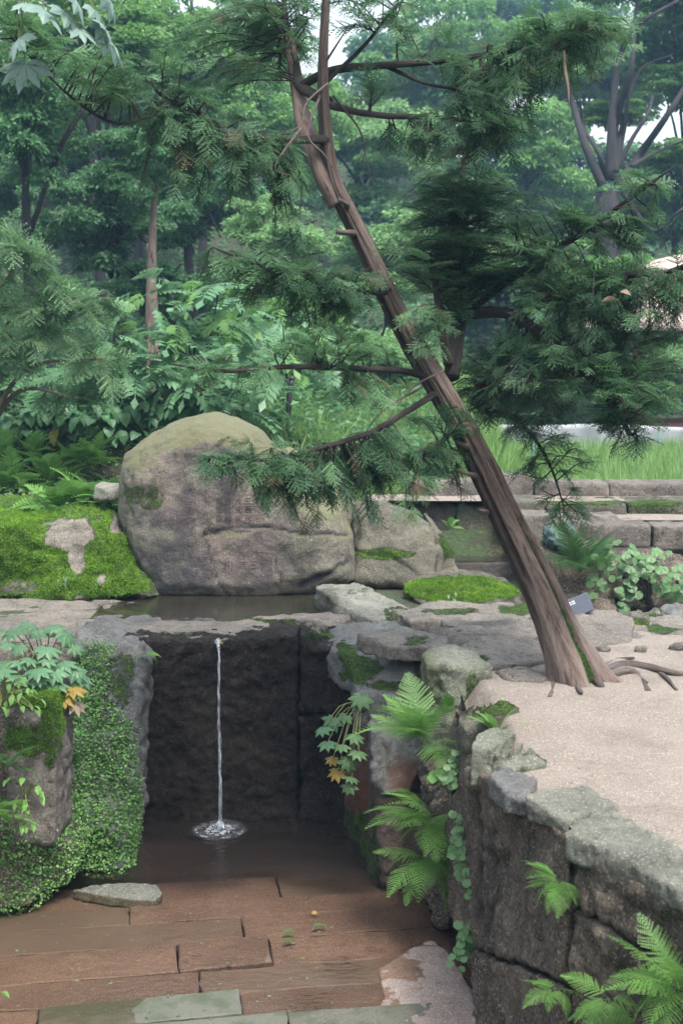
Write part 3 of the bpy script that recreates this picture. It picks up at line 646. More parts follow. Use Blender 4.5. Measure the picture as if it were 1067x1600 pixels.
# the slope of blue wet rock down to the pier
rock('sloping_rock', slabbed([(468, 988, 1.19), (498, 968, 1.225), (600, 962, 1.265), (655, 985, 1.27), (662, 1040, 1.16), (652, 1088, 1.03), (557, 1086, 1.0), (547, 1035, 1.12)], 0.2), M['bluerock'], 0.018, 3, 0.022, 4, 0.006, 20,
     cracks=[([(572, 1055), (600, 1075), (650, 1085)], 3, 0.012), ([(640, 1000), (655, 1060)], 3, 0.015)], moss=[(560, 1050, 34, 20, 0.9), (610, 1072, 50, 9, 0.7), (490, 992, 30, 14, 0.8), (650, 1050, 10, 40, 0.6), (540, 1022, 20, 20, 0.8)],
     label='wet bluish rock face sloping down from the shelf to the pier', cat='rock')
sb = rock('shelf_block', topped([(494, 914, 1.37), (560, 909, 1.36), (640, 950, 1.28), (646, 968, 1.24), (578, 966, 1.27), (522, 940, 1.345)], 1.1, 1.0), M['capstone'], 0.018, 1, 0.018, 5, 0.006, strata=0.006, moss=[(560, 925, 35, 7, 0.6), (620, 962, 25, 14, 0.9)], stains=[(508, 940, 18, 35, 0.9)], label='angular grey ledge block with dark end beside the small pool', cat='rock')
FR = rock('mossy_flat_rock', face([(630, 926, 9.45), (650, 911, 9.6), (700, 903, 9.7), (760, 906, 9.7), (808, 922, 9.55), (820, 946, 9.3), (740, 954, 9.2), (660, 950, 9.2)], 0.55, ((-0.2, 0.85), (0, 1), (0.6, 1), (1, 0.8))), M['granite_moss'], 0.02, 4, 0.025, 4, moss=[(720, 922, 95, 17, 1.2)], keep=True, label='low rounded rock capped with dark green moss left of the trunk', cat='rock')
# ------------------------------------------------------------------ waterfall wall
ww = T('waterfall_wall', 'dark wet stone wall behind the thin waterfall', 'wall', (-0.65, 8.1, 0))
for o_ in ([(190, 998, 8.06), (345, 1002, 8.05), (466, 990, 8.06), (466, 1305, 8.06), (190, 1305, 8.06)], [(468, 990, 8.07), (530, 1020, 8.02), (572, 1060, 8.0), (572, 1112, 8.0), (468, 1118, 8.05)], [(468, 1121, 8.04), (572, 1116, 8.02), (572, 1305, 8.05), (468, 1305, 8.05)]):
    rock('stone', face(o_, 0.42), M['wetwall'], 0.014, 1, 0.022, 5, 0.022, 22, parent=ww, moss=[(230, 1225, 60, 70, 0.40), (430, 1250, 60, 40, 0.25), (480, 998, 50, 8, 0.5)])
rock('lip_stone', topped([(120, 966, 1.235), (340, 970, 1.225), (350, 970, 1.225), (475, 960, 1.235), (490, 986, 1.21), (400, 994, 1.205), (352, 1000, 1.195), (338, 1001, 1.192), (300, 998, 1.2), (120, 994, 1.2)], 1.14, 1.0), M['bedrock'], 0.014, 1, 0.005, 5, 0.004, parent=ww, moss=[(250, 992, 70, 7, 0.55)])
# left pier and blocks
LP = rock('left_pier', face([(112, 1000, 7.9), (226, 1002, 7.95), (219, 1060, 7.75), (209, 1200, 7.42), (204, 1290, 7.36), (193, 1364, 7.2), (72, 1374, 7.15), (85, 1150, 7.3), (105, 1080, 7.5)], 0.75), M['bluerock'], 0.02, 2, 0.05, 3, 0.008, keep=True, moss=[(190, 1060, 30, 60, 0.6), (120, 1330, 60, 40, 0.9)], label='leaning stone pier left of the waterfall hidden by creeping plants', cat='stone pier')
LB = rock('mossy_block', face([(8, 1096, 6.78), (88, 1082, 6.8), (93, 1200, 6.74), (86, 1325, 6.7), (10, 1330, 6.7)], 0.42, ((0, 0.93), (0.1, 1), (1, 1))), M['granite'], 0.016, 2, 0.02, 5, 0.008, keep=True, moss=[(60, 1092, 50, 16, 1.2), (82, 1140, 16, 90, 0.8), (35, 1160, 40, 28, 0.85)], pinks=[], label='upright stone block with moss cap at the left edge', cat='stone')
LR = rock('plant_covered_rock', face([(-90, 1290, 6.75), (60, 1290, 6.72), (128, 1332, 6.95), (95, 1382, 6.92), (42, 1418, 6.72), (-90, 1452, 6.5)], 0.8), M['darkwall'], 0.025, 3, 0.04, 4, keep=True, label='low rock smothered in small green leaves at the left water edge', cat='rock')
rock('left_backing_rock', face([(-120, 1040, 7.2), (100, 1040, 7.4), (110, 1330, 7.25), (-120, 1330, 7.0)], 0.6), M['darkwall'], 0.035, 2, 0.04, 4, label='shaded rock face behind the mossy block', cat='rock')
rock('step_stone', topped([(112, 1390, 0.004), (150, 1382, 0.014), (185, 1379, 0.018), (245, 1380, 0.018), (252, 1392, 0.015), (243, 1407, 0.010), (200, 1405, 0.006), (150, 1398, 0.003)], -0.05), M['capstone'], 0.010, 1, 0.009, 9, 0.004, label='pale flat stone just above the water left of the falls', cat='stone')
# right pier
rp = T('right_pier', 'stone pier of stacked blocks right of the waterfall', 'stone pier', (0.33, 7.2, 0))
rock('stone', face([(556, 1082, 7.62), (648, 1078, 7.62), (662, 1130, 7.16), (662, 1195, 7.05), (640, 1242, 7.0), (600, 1246, 7.0), (583, 1226, 7.0), (579, 1140, 7.1)], 0.5), M['bluerock'], 0.016, 1, 0.022, 6, 0.008, 22, parent=rp, stains=[(635, 1215, 30, 35, 0.95)], moss=[(600, 1095, 40, 8, 0.3)])
rock('stone', face([(588, 1249, 7.06), (664, 1238, 7.1), (672, 1396, 7.05), (598, 1393, 7.03)], 0.55), M['brownrock'], 0.016, 1, 0.025, 6, 0.01, 22, parent=rp)
sidew = np.array([(0.07, 8.12, 0.98), (0.22, 7.5, 0.93), (0.25, 7.12, 0.7), (0.6, 7.2, 0.8), (0.65, 8.2, 0.95)])
bt = sidew.copy(); bt[:, 2] = -0.1
rock('stone', prism(sidew, (-0.09, 0, -1.05)), M['brownrock'], 0.02, 2, 0.03, 5, 0.008, 20, parent=rp, moss=[(575, 1320, 30, 55, 0.75), (560, 1080, 12, 60, 0.6), (540, 1290, 20, 30, 0.7)], stains=[(555, 1230, 18, 40, 0.9)])
rock('recess_stone', face([(648, 1100, 7.3), (720, 1110, 7.2), (720, 1330, 6.95), (715, 1470, 6.75), (660, 1440, 6.95), (655, 1250, 7.15)], 0.6), M['darkwall'], 0.022, 1, 0.05, 5, 0.012, moss=[(690, 1250, 30, 80, 0.4)], label='dark recessed stone behind ferns between pier and retaining wall', cat='stone')
# ------------------------------------------------------------------ near retaining wall
def wallpt(px, py):
    r = ray(px, py); best = None
    for (x0, y0), (x1, y1) in zip(WALL[:-1], WALL[1:]):
        # r.xy * t = A + s (B-A)
        A_ = np.array([[r[0], -(x1-x0)], [r[1], -(y1-y0)]]); 
        if abs(np.linalg.det(A_)) < 1e-9: continue
        t, s = np.linalg.solve(A_, np.array([x0, y0]))
        if -0.02 <= s <= 1.02 and t > 0 and (best is None or t < best): best = t
    if best is None: return None
    return np.array([0, 0, HC]) + r*best
rw = T('retaining_wall', 'dark rough stone retaining wall below the sandy terrace', 'wall', (0.85, 5.0, 0))
def wstone(out, depth=0.5, **kw):
    P0 = [wallpt(*p) for p in out]; P0 = np.array([p for p in P0 if p is not None])
    ext = np.array([0.8, 0.35, -0.3])*depth
    return rock('stone', prism(P0, ext, ((0, 0.965), (0.05, 0.995), (1, 0.995))), M['darkwall'], kw.pop('vox', 0.016), kw.pop('sm', 1), kw.pop('a1', 0.028), kw.pop('f1', 4.0), 0.009, 19, parent=rw, **kw)
CR = [([(740, 1240), (748, 1330), (742, 1400), (756, 1470)], 6, 0.03), ([(770, 1300), (775, 1380), (765, 1450)], 5, 0.02), ([(880, 1340), (905, 1350), (900, 1370)], 5, 0.03)]
wstone([(712, 1190), (765, 1216), (825, 1258), (886, 1300), (882, 1420), (878, 1536), (800, 1502), (726, 1478), (703, 1440), (694, 1330), (704, 1240)], cracks=CR, moss=[(840, 1500, 30, 50, 0.45), (830, 1290, 60, 20, 0.45)])
wstone([(726, 1484), (800, 1508), (878, 1542), (882, 1680), (748, 1680)], moss=[(860, 1560, 30, 60, 0.35)])
wstone([(889, 1322), (980, 1368), (1067, 1420), (1160, 1470), (1160, 1580), (1010, 1482), (940, 1440), (892, 1408)], moss=[(1010, 1390, 60, 30, 0.3)])
wstone([(888, 1416), (940, 1448), (1005, 1490), (1160, 1590), (1160, 1780), (886, 1720)])
wstone([(1164, 1480), (1300, 1580), (1560, 1800), (1560, 2300), (1300, 2000), (1164, 1790)], vox=0.03)
rock('stone', face([(668, 1190, 6.75), (712, 1185, 6.5), (706, 1300, 6.45), (703, 1445, 6.38), (684, 1452, 6.5), (672, 1380, 6.62)], 0.5), M['darkwall'], 0.016, 1, 0.05, 6, 0.012, 24, parent=rw, moss=[(700, 1400, 20, 60, 0.35)])
cap = lambda pts, zb, label, mat='capstone', **kw: rock('edge_slab', topped(pts, zb, kw.pop('fl', 0.98)), M[mat], 0.012, kw.pop('sm', 1), kw.pop('a1', 0.012), 6, 0.004, 26, label=label, cat=kw.pop('cat', 'stone slab'), group='slabs along the terrace edge', **kw)
cap([(882, 1300, 1.29), (905, 1278, 1.305), (960, 1264, 1.31), (1067, 1328, 1.31), (1160, 1385, 1.31), (1160, 1452, 1.265), (1067, 1394, 1.265), (960, 1336, 1.27)], 1.18, 'long grey edge slab running out of the frame beside the sand', stains=[(980, 1350, 120, 8, 0.3)])
cap([(820, 1242, 1.335), (848, 1228, 1.34), (912, 1226, 1.335), (969, 1257, 1.315), (925, 1268, 1.30), (884, 1284, 1.29)], 1.235, 'pointed flat grey slab lying on the terrace edge', strata=0.004)
cap([(762, 1208, 1.31), (785, 1196, 1.325), (840, 1212, 1.32), (822, 1250, 1.29), (790, 1240, 1.292)], 1.21, 'thin slab with bluish rim, half buried in sand', 'bluerock')
cap([(752, 1195, 1.29), (778, 1172, 1.37), (830, 1159, 1.37), (858, 1184, 1.31), (855, 1196, 1.28), (800, 1200, 1.30)], 1.18, 'crumpled pale stone with ridges on the terrace corner', 'palestone', strata=0.012, cat='stone', sm=1, a1=0.02)
cap([(733, 1172, 1.27), (742, 1142, 1.33), (770, 1132, 1.33), (806, 1146, 1.30), (775, 1165, 1.30)], 1.1, 'small grey stone tucked beside the weed on the corner', 'palestone', cat='stone')
cap([(710, 1120, 1.24), (735, 1100, 1.33), (785, 1090, 1.33), (812, 1104, 1.29), (770, 1120, 1.29), (728, 1142, 1.22)], 0.95, 'olive mossy stone between fern and sand', 'granite_moss', cat='stone', moss=[(760, 1105, 50, 15, 0.5)])
rock('upright_block', topped([(658, 1018, 1.36), (690, 1002, 1.395), (730, 1012, 1.37), (771, 1040, 1.33), (766, 1052, 1.30), (700, 1042, 1.35), (668, 1040, 1.34)], 0.85, 1.02), M['palestone'], 0.015, 1, 0.02, 5, 0.007, moss=[(740, 1075, 14, 30, 0.75), (690, 1090, 40, 25, 0.5)], stains=[(668, 1070, 16, 50, 0.6)], label='tall pale green block standing above the big fern', cat='stone block')
# flat ledges of the shelf between the pool and the tree
for pts, zb, lb, kw in (([(556, 990, 1.31), (600, 978, 1.34), (660, 982, 1.34), (702, 994, 1.31), (690, 1012, 1.29), (610, 1010, 1.29)], 1.2, 'flat weathered ledge between sloping rock and tall block', dict(moss=[(650, 1000, 30, 10, 0.5)])),
    ([(688, 968, 1.33), (740, 956, 1.35), (815, 960, 1.35), (838, 974, 1.33), (820, 990, 1.31), (720, 992, 1.31)], 1.2, 'broad flat ledge with a damp hollow left of the trunk', dict(stains=[(752, 974, 45, 6, 1.0)], moss=[(700, 985, 25, 8, 0.6)])),
    ([(716, 1008, 1.33), (770, 992, 1.36), (842, 1000, 1.34), (852, 1026, 1.31), (800, 1040, 1.30), (748, 1034, 1.31)], 1.2, 'pale layered ledge close to the trunk foot', dict(strata=0.012, moss=[(735, 1030, 30, 8, 0.7), (800, 1040, 40, 6, 0.5)])),
    ([(612, 952, 1.30), (680, 946, 1.32), (750, 950, 1.31), (712, 966, 1.30), (640, 970, 1.28)], 1.2, 'thin ledge in front of the moss-capped rock', dict(moss=[(700, 955, 60, 5, 0.6)])),
    ([(772, 1046, 1.285), (820, 1040, 1.30), (862, 1052, 1.285), (850, 1064, 1.275), (795, 1062, 1.275)], 1.2, 'low earthy stone left of the trunk base', dict(moss=[(820, 1050, 40, 8, 0.4)]))):
    rock('ledge_rock', topped(pts, zb, 1.02), M['bedrock'], 0.014, 1, 0.014, 7, 0.006, 24, label=lb, cat='rock', group='flat ledges of the shelf', **kw)
# rocks on the shelf right of the tree
rock('granite_flat_rock', topped([(875, 985, 1.30), (900, 955, 1.36), (960, 950, 1.36), (992, 965, 1.33), (985, 1002, 1.27), (900, 1005, 1.26)], 1.1), M['bedrock'], 0.018, 2, 0.012, 6, 0.005, label='pale flat granite rock carrying the dark sign', cat='rock')
rock('mossy_stone', face([(957, 995, 8.1), (965, 976, 8.15), (990, 966, 8.2), (1012, 962, 8.2), (1017, 985, 8.1), (1000, 998, 8.05)], 0.22), M['granite_moss'], 0.014, 2, 0.02, 6, moss=[(985, 980, 30, 15, 0.5)], label='squat olive stone at the right end of the shelf', cat='stone')
rock('mossy_stone', face([(1008, 985, 8.3), (1012, 966, 8.35), (1035, 962, 8.35), (1048, 975, 8.3), (1045, 988, 8.25)], 0.2), M['granite_moss'], 0.014, 2, 0.02, 6, moss=[(1030, 968, 20, 8, 0.6)], label='small mossy stone between the squat stone and grey stone', cat='stone')
rock('grey_stone', face([(1040, 985, 8.5), (1045, 960, 8.55), (1070, 953, 8.6), (1110, 958, 8.6), (1110, 990, 8.45)], 0.3), M['bluerock'], 0.016, 2, 0.02, 6, label='bluish grey stone cut by the right edge of the photo', cat='stone')
for px, py, s, lb in ((842, 1000, 9, 'pebble on the shelf just left of the trunk foot'), (1058, 1008, 11, 'dark pebble at the far right sand margin'), (998, 1012, 8, 'small stone where the sand meets the shelf'), (800, 1055, 8, 'pale pebble on bare ground left of the trunk'), (940, 1012, 10, 'flat little stone behind the right root'), (735, 985, 9, 'loose chip of stone on the ledge')):
    q = on(px, py, 1.285); sdd = PX(q[1])*s
    rock('pebble', prism([q + np.array([math.cos(a)*sdd*1.5*(0.7+0.5*math.sin(3*a+px)**2), math.sin(a)*sdd, -0.03]) for a in np.linspace(0, 6.28, 8)[:-1]], (0.01, 0, 0.03+sdd*0.32), ((0, 1), (0.7, 1), (1, 0.75))), M['granite'], 0.007, 0, 0.010, 14, 0.003, label=lb, cat='pebble', group='loose pebbles on the shelf')
# gully bank
for o_, lb in (([(838, 856, 9.65), (880, 846, 9.7), (930, 850, 9.7), (968, 866, 9.65), (972, 935, 9.5), (900, 945, 9.45), (845, 925, 9.5)], 'shaded bank boulder under the dark fern beyond the trunk'), ([(966, 872, 9.7), (1010, 862, 9.75), (1060, 866, 9.7), (1080, 960, 9.5), (970, 952, 9.5)], 'dark bank boulder under the round leaves'), ([(1012, 892, 9.45), (1030, 884, 9.5), (1100, 886, 9.5), (1100, 955, 9.4), (1015, 950, 9.4)], 'mossy bank boulder at the right edge above the gully'), ([(870, 930, 9.3), (930, 925, 9.35), (965, 940, 9.3), (960, 975, 9.1), (880, 970, 9.1)], 'low dark stone in the gully behind the sign')):
    rock('bank_boulder', face(o_, 0.5, ((-0.1, 0.85), (0, 1), (1, 1))), M['darkwall'], 0.024, 3, 0.04, 4, label=lb, cat='boulder', group='boulders of the gully bank', moss=[(1030, 900, 30, 30, 0.4)])
# ------------------------------------------------------------------ dressed granite: terrace steps, kerb, channel walls
def blocks(nm, lb, lst, mat, **kw):
    L = [at(*o_[0], d) for o_, d, *_ in lst]; root = T(nm, lb, 'wall' if 'wall' in nm else 'steps', np.array(L).mean(0))
    for o_, d, dep, *m in lst: rock('stone', face([(*p, d) for p in o_], dep, ((0, 0.985), (0.03, 1), (1, 1))), M[m[0] if m else mat], 0.026, 1, 0.010, 5, 0.004, 22, parent=root, moss=m[1] if len(m) > 1 else ())
    return root
B4 = lambda x0, y0, x1, y1, dy=0: [(x0, y0), (x1, y0+dy), (x1, y1+dy), (x0, y1)]
blocks('terrace_steps', 'mossy dressed granite terrace steps above the gully', [
    (B4(868, 817, 1019, 856, 3), 9.95, 0.5), (B4(1020, 821, 1130, 862, 2), 9.95, 0.5), (B4(813, 806, 868, 852), 10.0, 0.45),
    (B4(862, 806, 968, 825, -1), 10.3, 0.3), (B4(785, 785, 851, 812, -3), 10.55, 0.5, 'granite_moss'), (B4(852, 787, 980, 812, -1), 10.58, 0.5, 'granite_moss', [(915, 790, 80, 14, 0.5)]), (B4(981, 785, 1130, 812, -1), 10.6, 0.5, 'granite_moss', [(1040, 795, 80, 16, 0.55)]),
    (B4(868, 858, 1040, 885, 2), 9.8, 0.3, 'channel')], 'granite')
blocks('kerb_wall', 'long low granite kerb in front of the rice field', [(B4(770, 743, 834, 778), 11.15, 0.35), (B4(835, 753, 952, 778, 1), 11.15, 0.35, 'granite', [(880, 760, 60, 10, 0.45)]), (B4(953, 754, 1150, 780, 1), 11.15, 0.35), (B4(640, 750, 769, 780, 0), 11.2, 0.35)], 'granite')
blocks('channel_wall', 'dark stone block wall behind the narrow water channel', [(B4(540, 790, 628, 868), 10.95, 0.4, 'channel'), (B4(629, 788, 712, 832, 1), 10.85, 0.4), (B4(713, 790, 772, 836, 1), 10.85, 0.4, 'granite_moss'), (B4(773, 791, 815, 836, 1), 10.85, 0.4), (B4(629, 834, 730, 872, 1), 10.86, 0.4), (B4(731, 837, 770, 872), 10.86, 0.4), (B4(771, 838, 830, 872), 10.86, 0.4)], 'channel')
rock('weir_step', face([(690, 880, 10.3), (830, 880, 10.3), (830, 930, 10.25), (690, 930, 10.25)], 0.12), M['channel'], 0.02, 1, 0.012, 5, label='dark wet weir step across the narrow channel', cat='step')
def path_sheet(name, x0, x1, y0, y1, z, mat):
    nx, ny = 60, 12; X, Y = np.meshgrid(np.linspace(x0, x1, nx), np.linspace(y0, y1, ny)); P_ = np.stack([X, Y, 0*X], -1).reshape(-1, 3)
    P_[:, 2] = z + 0.012*fbm(P_*2, 3, 91); return mk(name, P_, gridq(nx, ny), mat, kind='structure')
path_sheet('terrace_path', 0.2, 6, 10.75, 11.3, 1.804, M['sand'])
path_sheet('terrace_path', 1.5, 6, 10.2, 10.7, 1.714, M['sand'])

# ------------------------------------------------------------------ moss tufts and creeping plants on the rocks
def fuzz(par, V, Q, ms, n, L, mat, thr=0.45, seed=0):
    r = np.random.default_rng(seed); N = normals(V, Q)
    mm = sstep(thr, thr+0.2, ms + 0.35*fbm(V*5, 4, seed+5) + 0.25*N[:, 2])
    p, nr = scatter(V, Q, n, mm + 1e-9, r)
    d = nr + 0.6*r.normal(size=(n, 3)) + np.array([0, 0, 0.3]); sc = L*r.uniform(0.5, 1.3, n)
    tm = (np.array([(0, 0.16, 0), (0, -0.16, 0), (1, 0, 0)]), np.array([(0, 1, 2)]), np.array([0.2, 0.2, 0.9]))
    Vv, Fa, tn = inst(tm, p, dirframes(d, r.uniform(0, 6.28, n)), sc, np.clip(0.45 + 0.9*fbm(p*5, 4, seed+8) + 0.3*nr[:, 2], 0, 1))
    mk('moss', Vv, Fa, mat, par, False, {'tint': tn}, kind='stuff')
fuzz(MR[0], MR[1], MR[2], MR[3], 42000, 0.022, M['moss'], 0.35, 101)
fuzz(FR[0], FR[1], FR[2], FR[3], 14000, 0.018, M['moss'], 0.5, 102)
fuzz(LB[0], LB[1], LB[2], LB[3], 14000, 0.014, M['moss'], 0.5, 103)

def creeper(name, label, RK, n, L, maskf, out, seed, mat='creeper'):
    r = np.random.default_rng(seed); V, Q = RK[1], RK[2]; px, py = proj(V); N = normals(V, Q)
    mm = maskf(px, py, V) * sstep(0.35, -0.1, N[:, 1])
    p, nr = scatter(V, Q, n, mm + 1e-9, r)
    lump = 0.5 + 0.5*fbm(p*7, 3, seed)
    p = p + nr*(out*lump*r.random(n))[:, None] + r.normal(0, 0.006, (n, 3))
    d = np.stack([r.normal(0, 0.8, n), r.normal(-0.5, 0.5, n), r.normal(-0.25, 0.6, n)], 1)
    Vv, Fa, tn = inst(ROUND, p, dirframes(d, r.normal(0, 0.7, n)), L*r.uniform(0.55, 1.35, n), np.clip(0.15 + 0.7*lump + r.normal(0, 0.18, n), 0, 1))
    return mk(name, Vv, Fa, M[mat], None, False, {'tint': tn}, label=label, cat='plant', kind='thing')
jn = lambda V: fbm(V*5, 3, 77)
creeper('creeping_plant', 'dense small-leaved creeper covering the pier left of the falls', LP, 21000, 0.014, lambda px, py, V: sstep(218, 205, px - 6*jn(V) + np.interp(py, [1000, 1090, 1130, 1250], [32, 45, 5, 0])) * sstep(85, 100, px) * sstep(1000, 1012, py) * (1-sstep(1280, 1330, py)*sstep(150, 120, px)), 0.07, 201)
creeper('creeping_plant', 'rounded mat of tiny leaves at the lower left waterline', LR, 16000, 0.0135, lambda px, py, V: sstep(1445, 1425, py) * sstep(-0.35, 0.0, jn(V)+0.3), 0.09, 202)

# ------------------------------------------------------------------ leaf and frond shapes (shared between copies)
def frond_mesh(name, seed, mat, n=15, bip=True, arch=0.5, wide=0.3, tip=0.0):
    r = np.random.default_rng(seed); V = []; Fc = []; tt = []
    def pt(s): return np.array([s*(1-0.18*arch*s), 0, arch*(0.55*s - 0.95*s*s)])
    def tri(a, b, c, q): o = len(V); V.extend([a, b, c]); Fc.append((o, o+1, o+2)); tt.extend([q]*3)
    for i in range(24):
        a, b = pt(i/24), pt((i+1)/24); w_ = 0.006*(1-i/26); sd_ = np.array([0, w_, 0])
        tri(a-sd_, a+sd_, b, 0.3); tri(a+sd_, b+sd_*0.9, b, 0.3)
    for i in range(n):
        s = 0.14 + 0.86*(i/n)**0.92; L = wide*(math.sin(math.pi*min(1, (s*0.92+0.06))**0.75)**0.8)*r.uniform(0.9, 1.08)+0.012
        if s > 0.5: L = min(L, wide*(1.02-s)*1.9+0.012)
        p = pt(s)
        for sg in (-1, 1):
            a = R(68 - 26*s) + r.normal(0, 0.06); d = np.array([math.cos(a), sg*math.sin(a), -0.10]); d /= np.linalg.norm(d)
            nn = np.array([-sg*d[1]*0+(-d[1]), d[0], 0]); nn /= np.linalg.norm(nn)
            if not bip:
                wd = 0.030*(1-0.4*s); m_ = p + d*L*0.45; q = r.uniform(0.3, 0.8)
                tri(p-nn*wd*0.7, m_-nn*wd, m_+nn*wd, q); tri(p-nn*wd*0.7, m_+nn*wd, p+nn*wd*0.7, q); e = p+d*L+np.array([0, 0, -0.03*L]); tri(m_-nn*wd, e, m_+nn*wd, q)
            else:
                k = max(3, int(L/0.024)); q0 = r.uniform(0.3, 0.75)
                for j in range(k):
                    u = (j+0.3)/k; b = p + d*L*u + np.array([0, 0, -0.12*L*u*u]); ll = 0.036*(1-0.75*u)*(1.1-0.5*s)*r.uniform(0.85, 1.15)+0.004
                    for g in (-1, 1):
                        e = b + (nn*g*0.9 + d*0.45)*ll; w_ = d*L/k*0.42
                        tri(b-w_, b+w_, e+w_*0.25, q0 + 0.15*u)
                e = p + d*L + np.array([0, 0, -0.12*L]); tri(p-nn*0.002, p+nn*0.002, e, q0)
    return mesh(name, np.array(V), np.array(Fc), mat, False, {'tint': np.clip(np.array(tt)+tip, 0, 1)})
FRB = [frond_mesh('frond', s, M['fern'], 17, True, a, w_) for s, a, w_ in ((1, 0.5, 0.27), (2, 0.25, 0.24), (3, 0.75, 0.25))]
FRD = [frond_mesh('frond', s, M['fern_dark'], 17, True, a, w_) for s, a, w_ in ((4, 0.5, 0.27), (5, 0.3, 0.24))]
FRL = [frond_mesh('frond', s, M['fern'], 15, False, a, w_) for s, a, w_ in ((6, 0.5, 0.26), (7, 0.9, 0.24))]
FRM = [frond_mesh('frond', s, M['fern_dark'], 15, False, a, w_) for s, a, w_ in ((8, 0.5, 0.26), (9, 0.9, 0.24))]
def fern(label, px, py, Y, L, n, meshes, seed, az=(-180, 180), pit=(5, 60), group=None, z=None):
    r = np.random.default_rng(seed); p = at(px, py, Y) if z is None else on(px, py, z)
    t = T('fern', label, 'fern', p, group)
    for i in range(n):
        a = R(az[0] + (az[1]-az[0])*(i+0.5*r.random())/n); pt_ = R(r.uniform(*pit))
        place(meshes[i % len(meshes)], 'frond', t, (0, 0, 0), (R(r.uniform(-25, 25)), -pt_, a), L*r.uniform(0.75, 1.12))
    return t
# near ferns (azimuth: 0 = to the right, -90 = towards the viewer, 180 = to the left)
fern('large pale fern beside the tall green block above the pier', 662, 1160, 6.55, 0.40, 18, FRB, 1, (-250, -40), (0, 65))
t_ = fern('single upright fern frond rising before the tall green block', 700, 1120, 6.7, 0.24, 2, FRL, 2, (-110, -70), (70, 82))
fern('hanging fern half way down the recess right of the pier', 676, 1280, 6.42, 0.38, 18, FRB, 3, (-240, -40), (-45, 45))
fern('low dark fern at the foot of the recess near the water', 664, 1340, 6.4, 0.30, 15, FRB, 4, (-250, 20), (-50, 20))
fern('small fern on the face of the retaining wall', *(872, 1378), 4.5, 0.18, 12, FRB, 5, (-230, -60), (-40, 40))
fern('thin bright fern low on the retaining wall', 868, 1545, 4.52, 0.15, 7, FRB, 6, (-240, -20), (-20, 35))
fern('big bright fern growing from the wall in the lower right corner', 1062, 1545, 3.98, 0.27, 20, FRB, 7, (-250, 10), (-35, 60))
fern('drooping fern under the bright fern in the lower right corner', 950, 1560, 4.25, 0.2, 10, FRB, 8, (-220, 0), (-60, 20))
fern('fern spilling over the left frame edge beside the mossy block', 8, 1200, 6.6, 0.28, 9, FRM, 9, (-180, 60), (-20, 50))
fern('feathery fern low at the left frame edge above the leaf mat', -10, 1275, 6.5, 0.30, 9, FRL, 10, (-160, 60), (-20, 45))
fern('small fern hanging from the rim left of the waterfall', 226, 1020, 7.85, 0.13, 5, FRL, 11, (-120, 40), (-40, 20))
fern('dark feathery fern below the green bag', 905, 895, 9.3, 0.46, 18, FRD, 12, (-260, 80), (10, 75))
fern('small fern in the crack right of the wedge rock', 702, 825, 10.1, 0.14, 6, FRL, 13, (-180, 60), (0, 60))
# ferns on the left bank
for i, (px, py, Y, L, mt, lb) in enumerate([(95, 810, 10.6, 0.36, FRL, 'grey green fern just behind the mossy rock'), (140, 800, 10.7, 0.38, FRL, 'pale fern beside the boulder foot on the bank'), (175, 802, 10.6, 0.30, FRL, 'fern squeezed against the left flank of the boulder'),
    (85, 768, 11.7, 0.36, FRL, 'bright fern at the middle of the earth bank'), (20, 775, 11.7, 0.40, FRL, 'broad fern low on the earth bank at far left'), (115, 742, 12.0, 0.34, FRL, 'fern hanging on the bank face below the broad leaves'), (10, 728, 12.05, 0.34, FRL, 'fern on the bank face at the left edge'), (150, 735, 12.05, 0.3, FRL, 'dark fern on the bank left of the boulder shoulder'), (55, 735, 12.05, 0.3, FRL, 'fern between two others on the upper bank face')]):
    fern(lb, px, py-6, Y-0.1, L*1.35, 15, mt, 20+i, (-200, 30), (15, 80), 'ferns on the left bank')

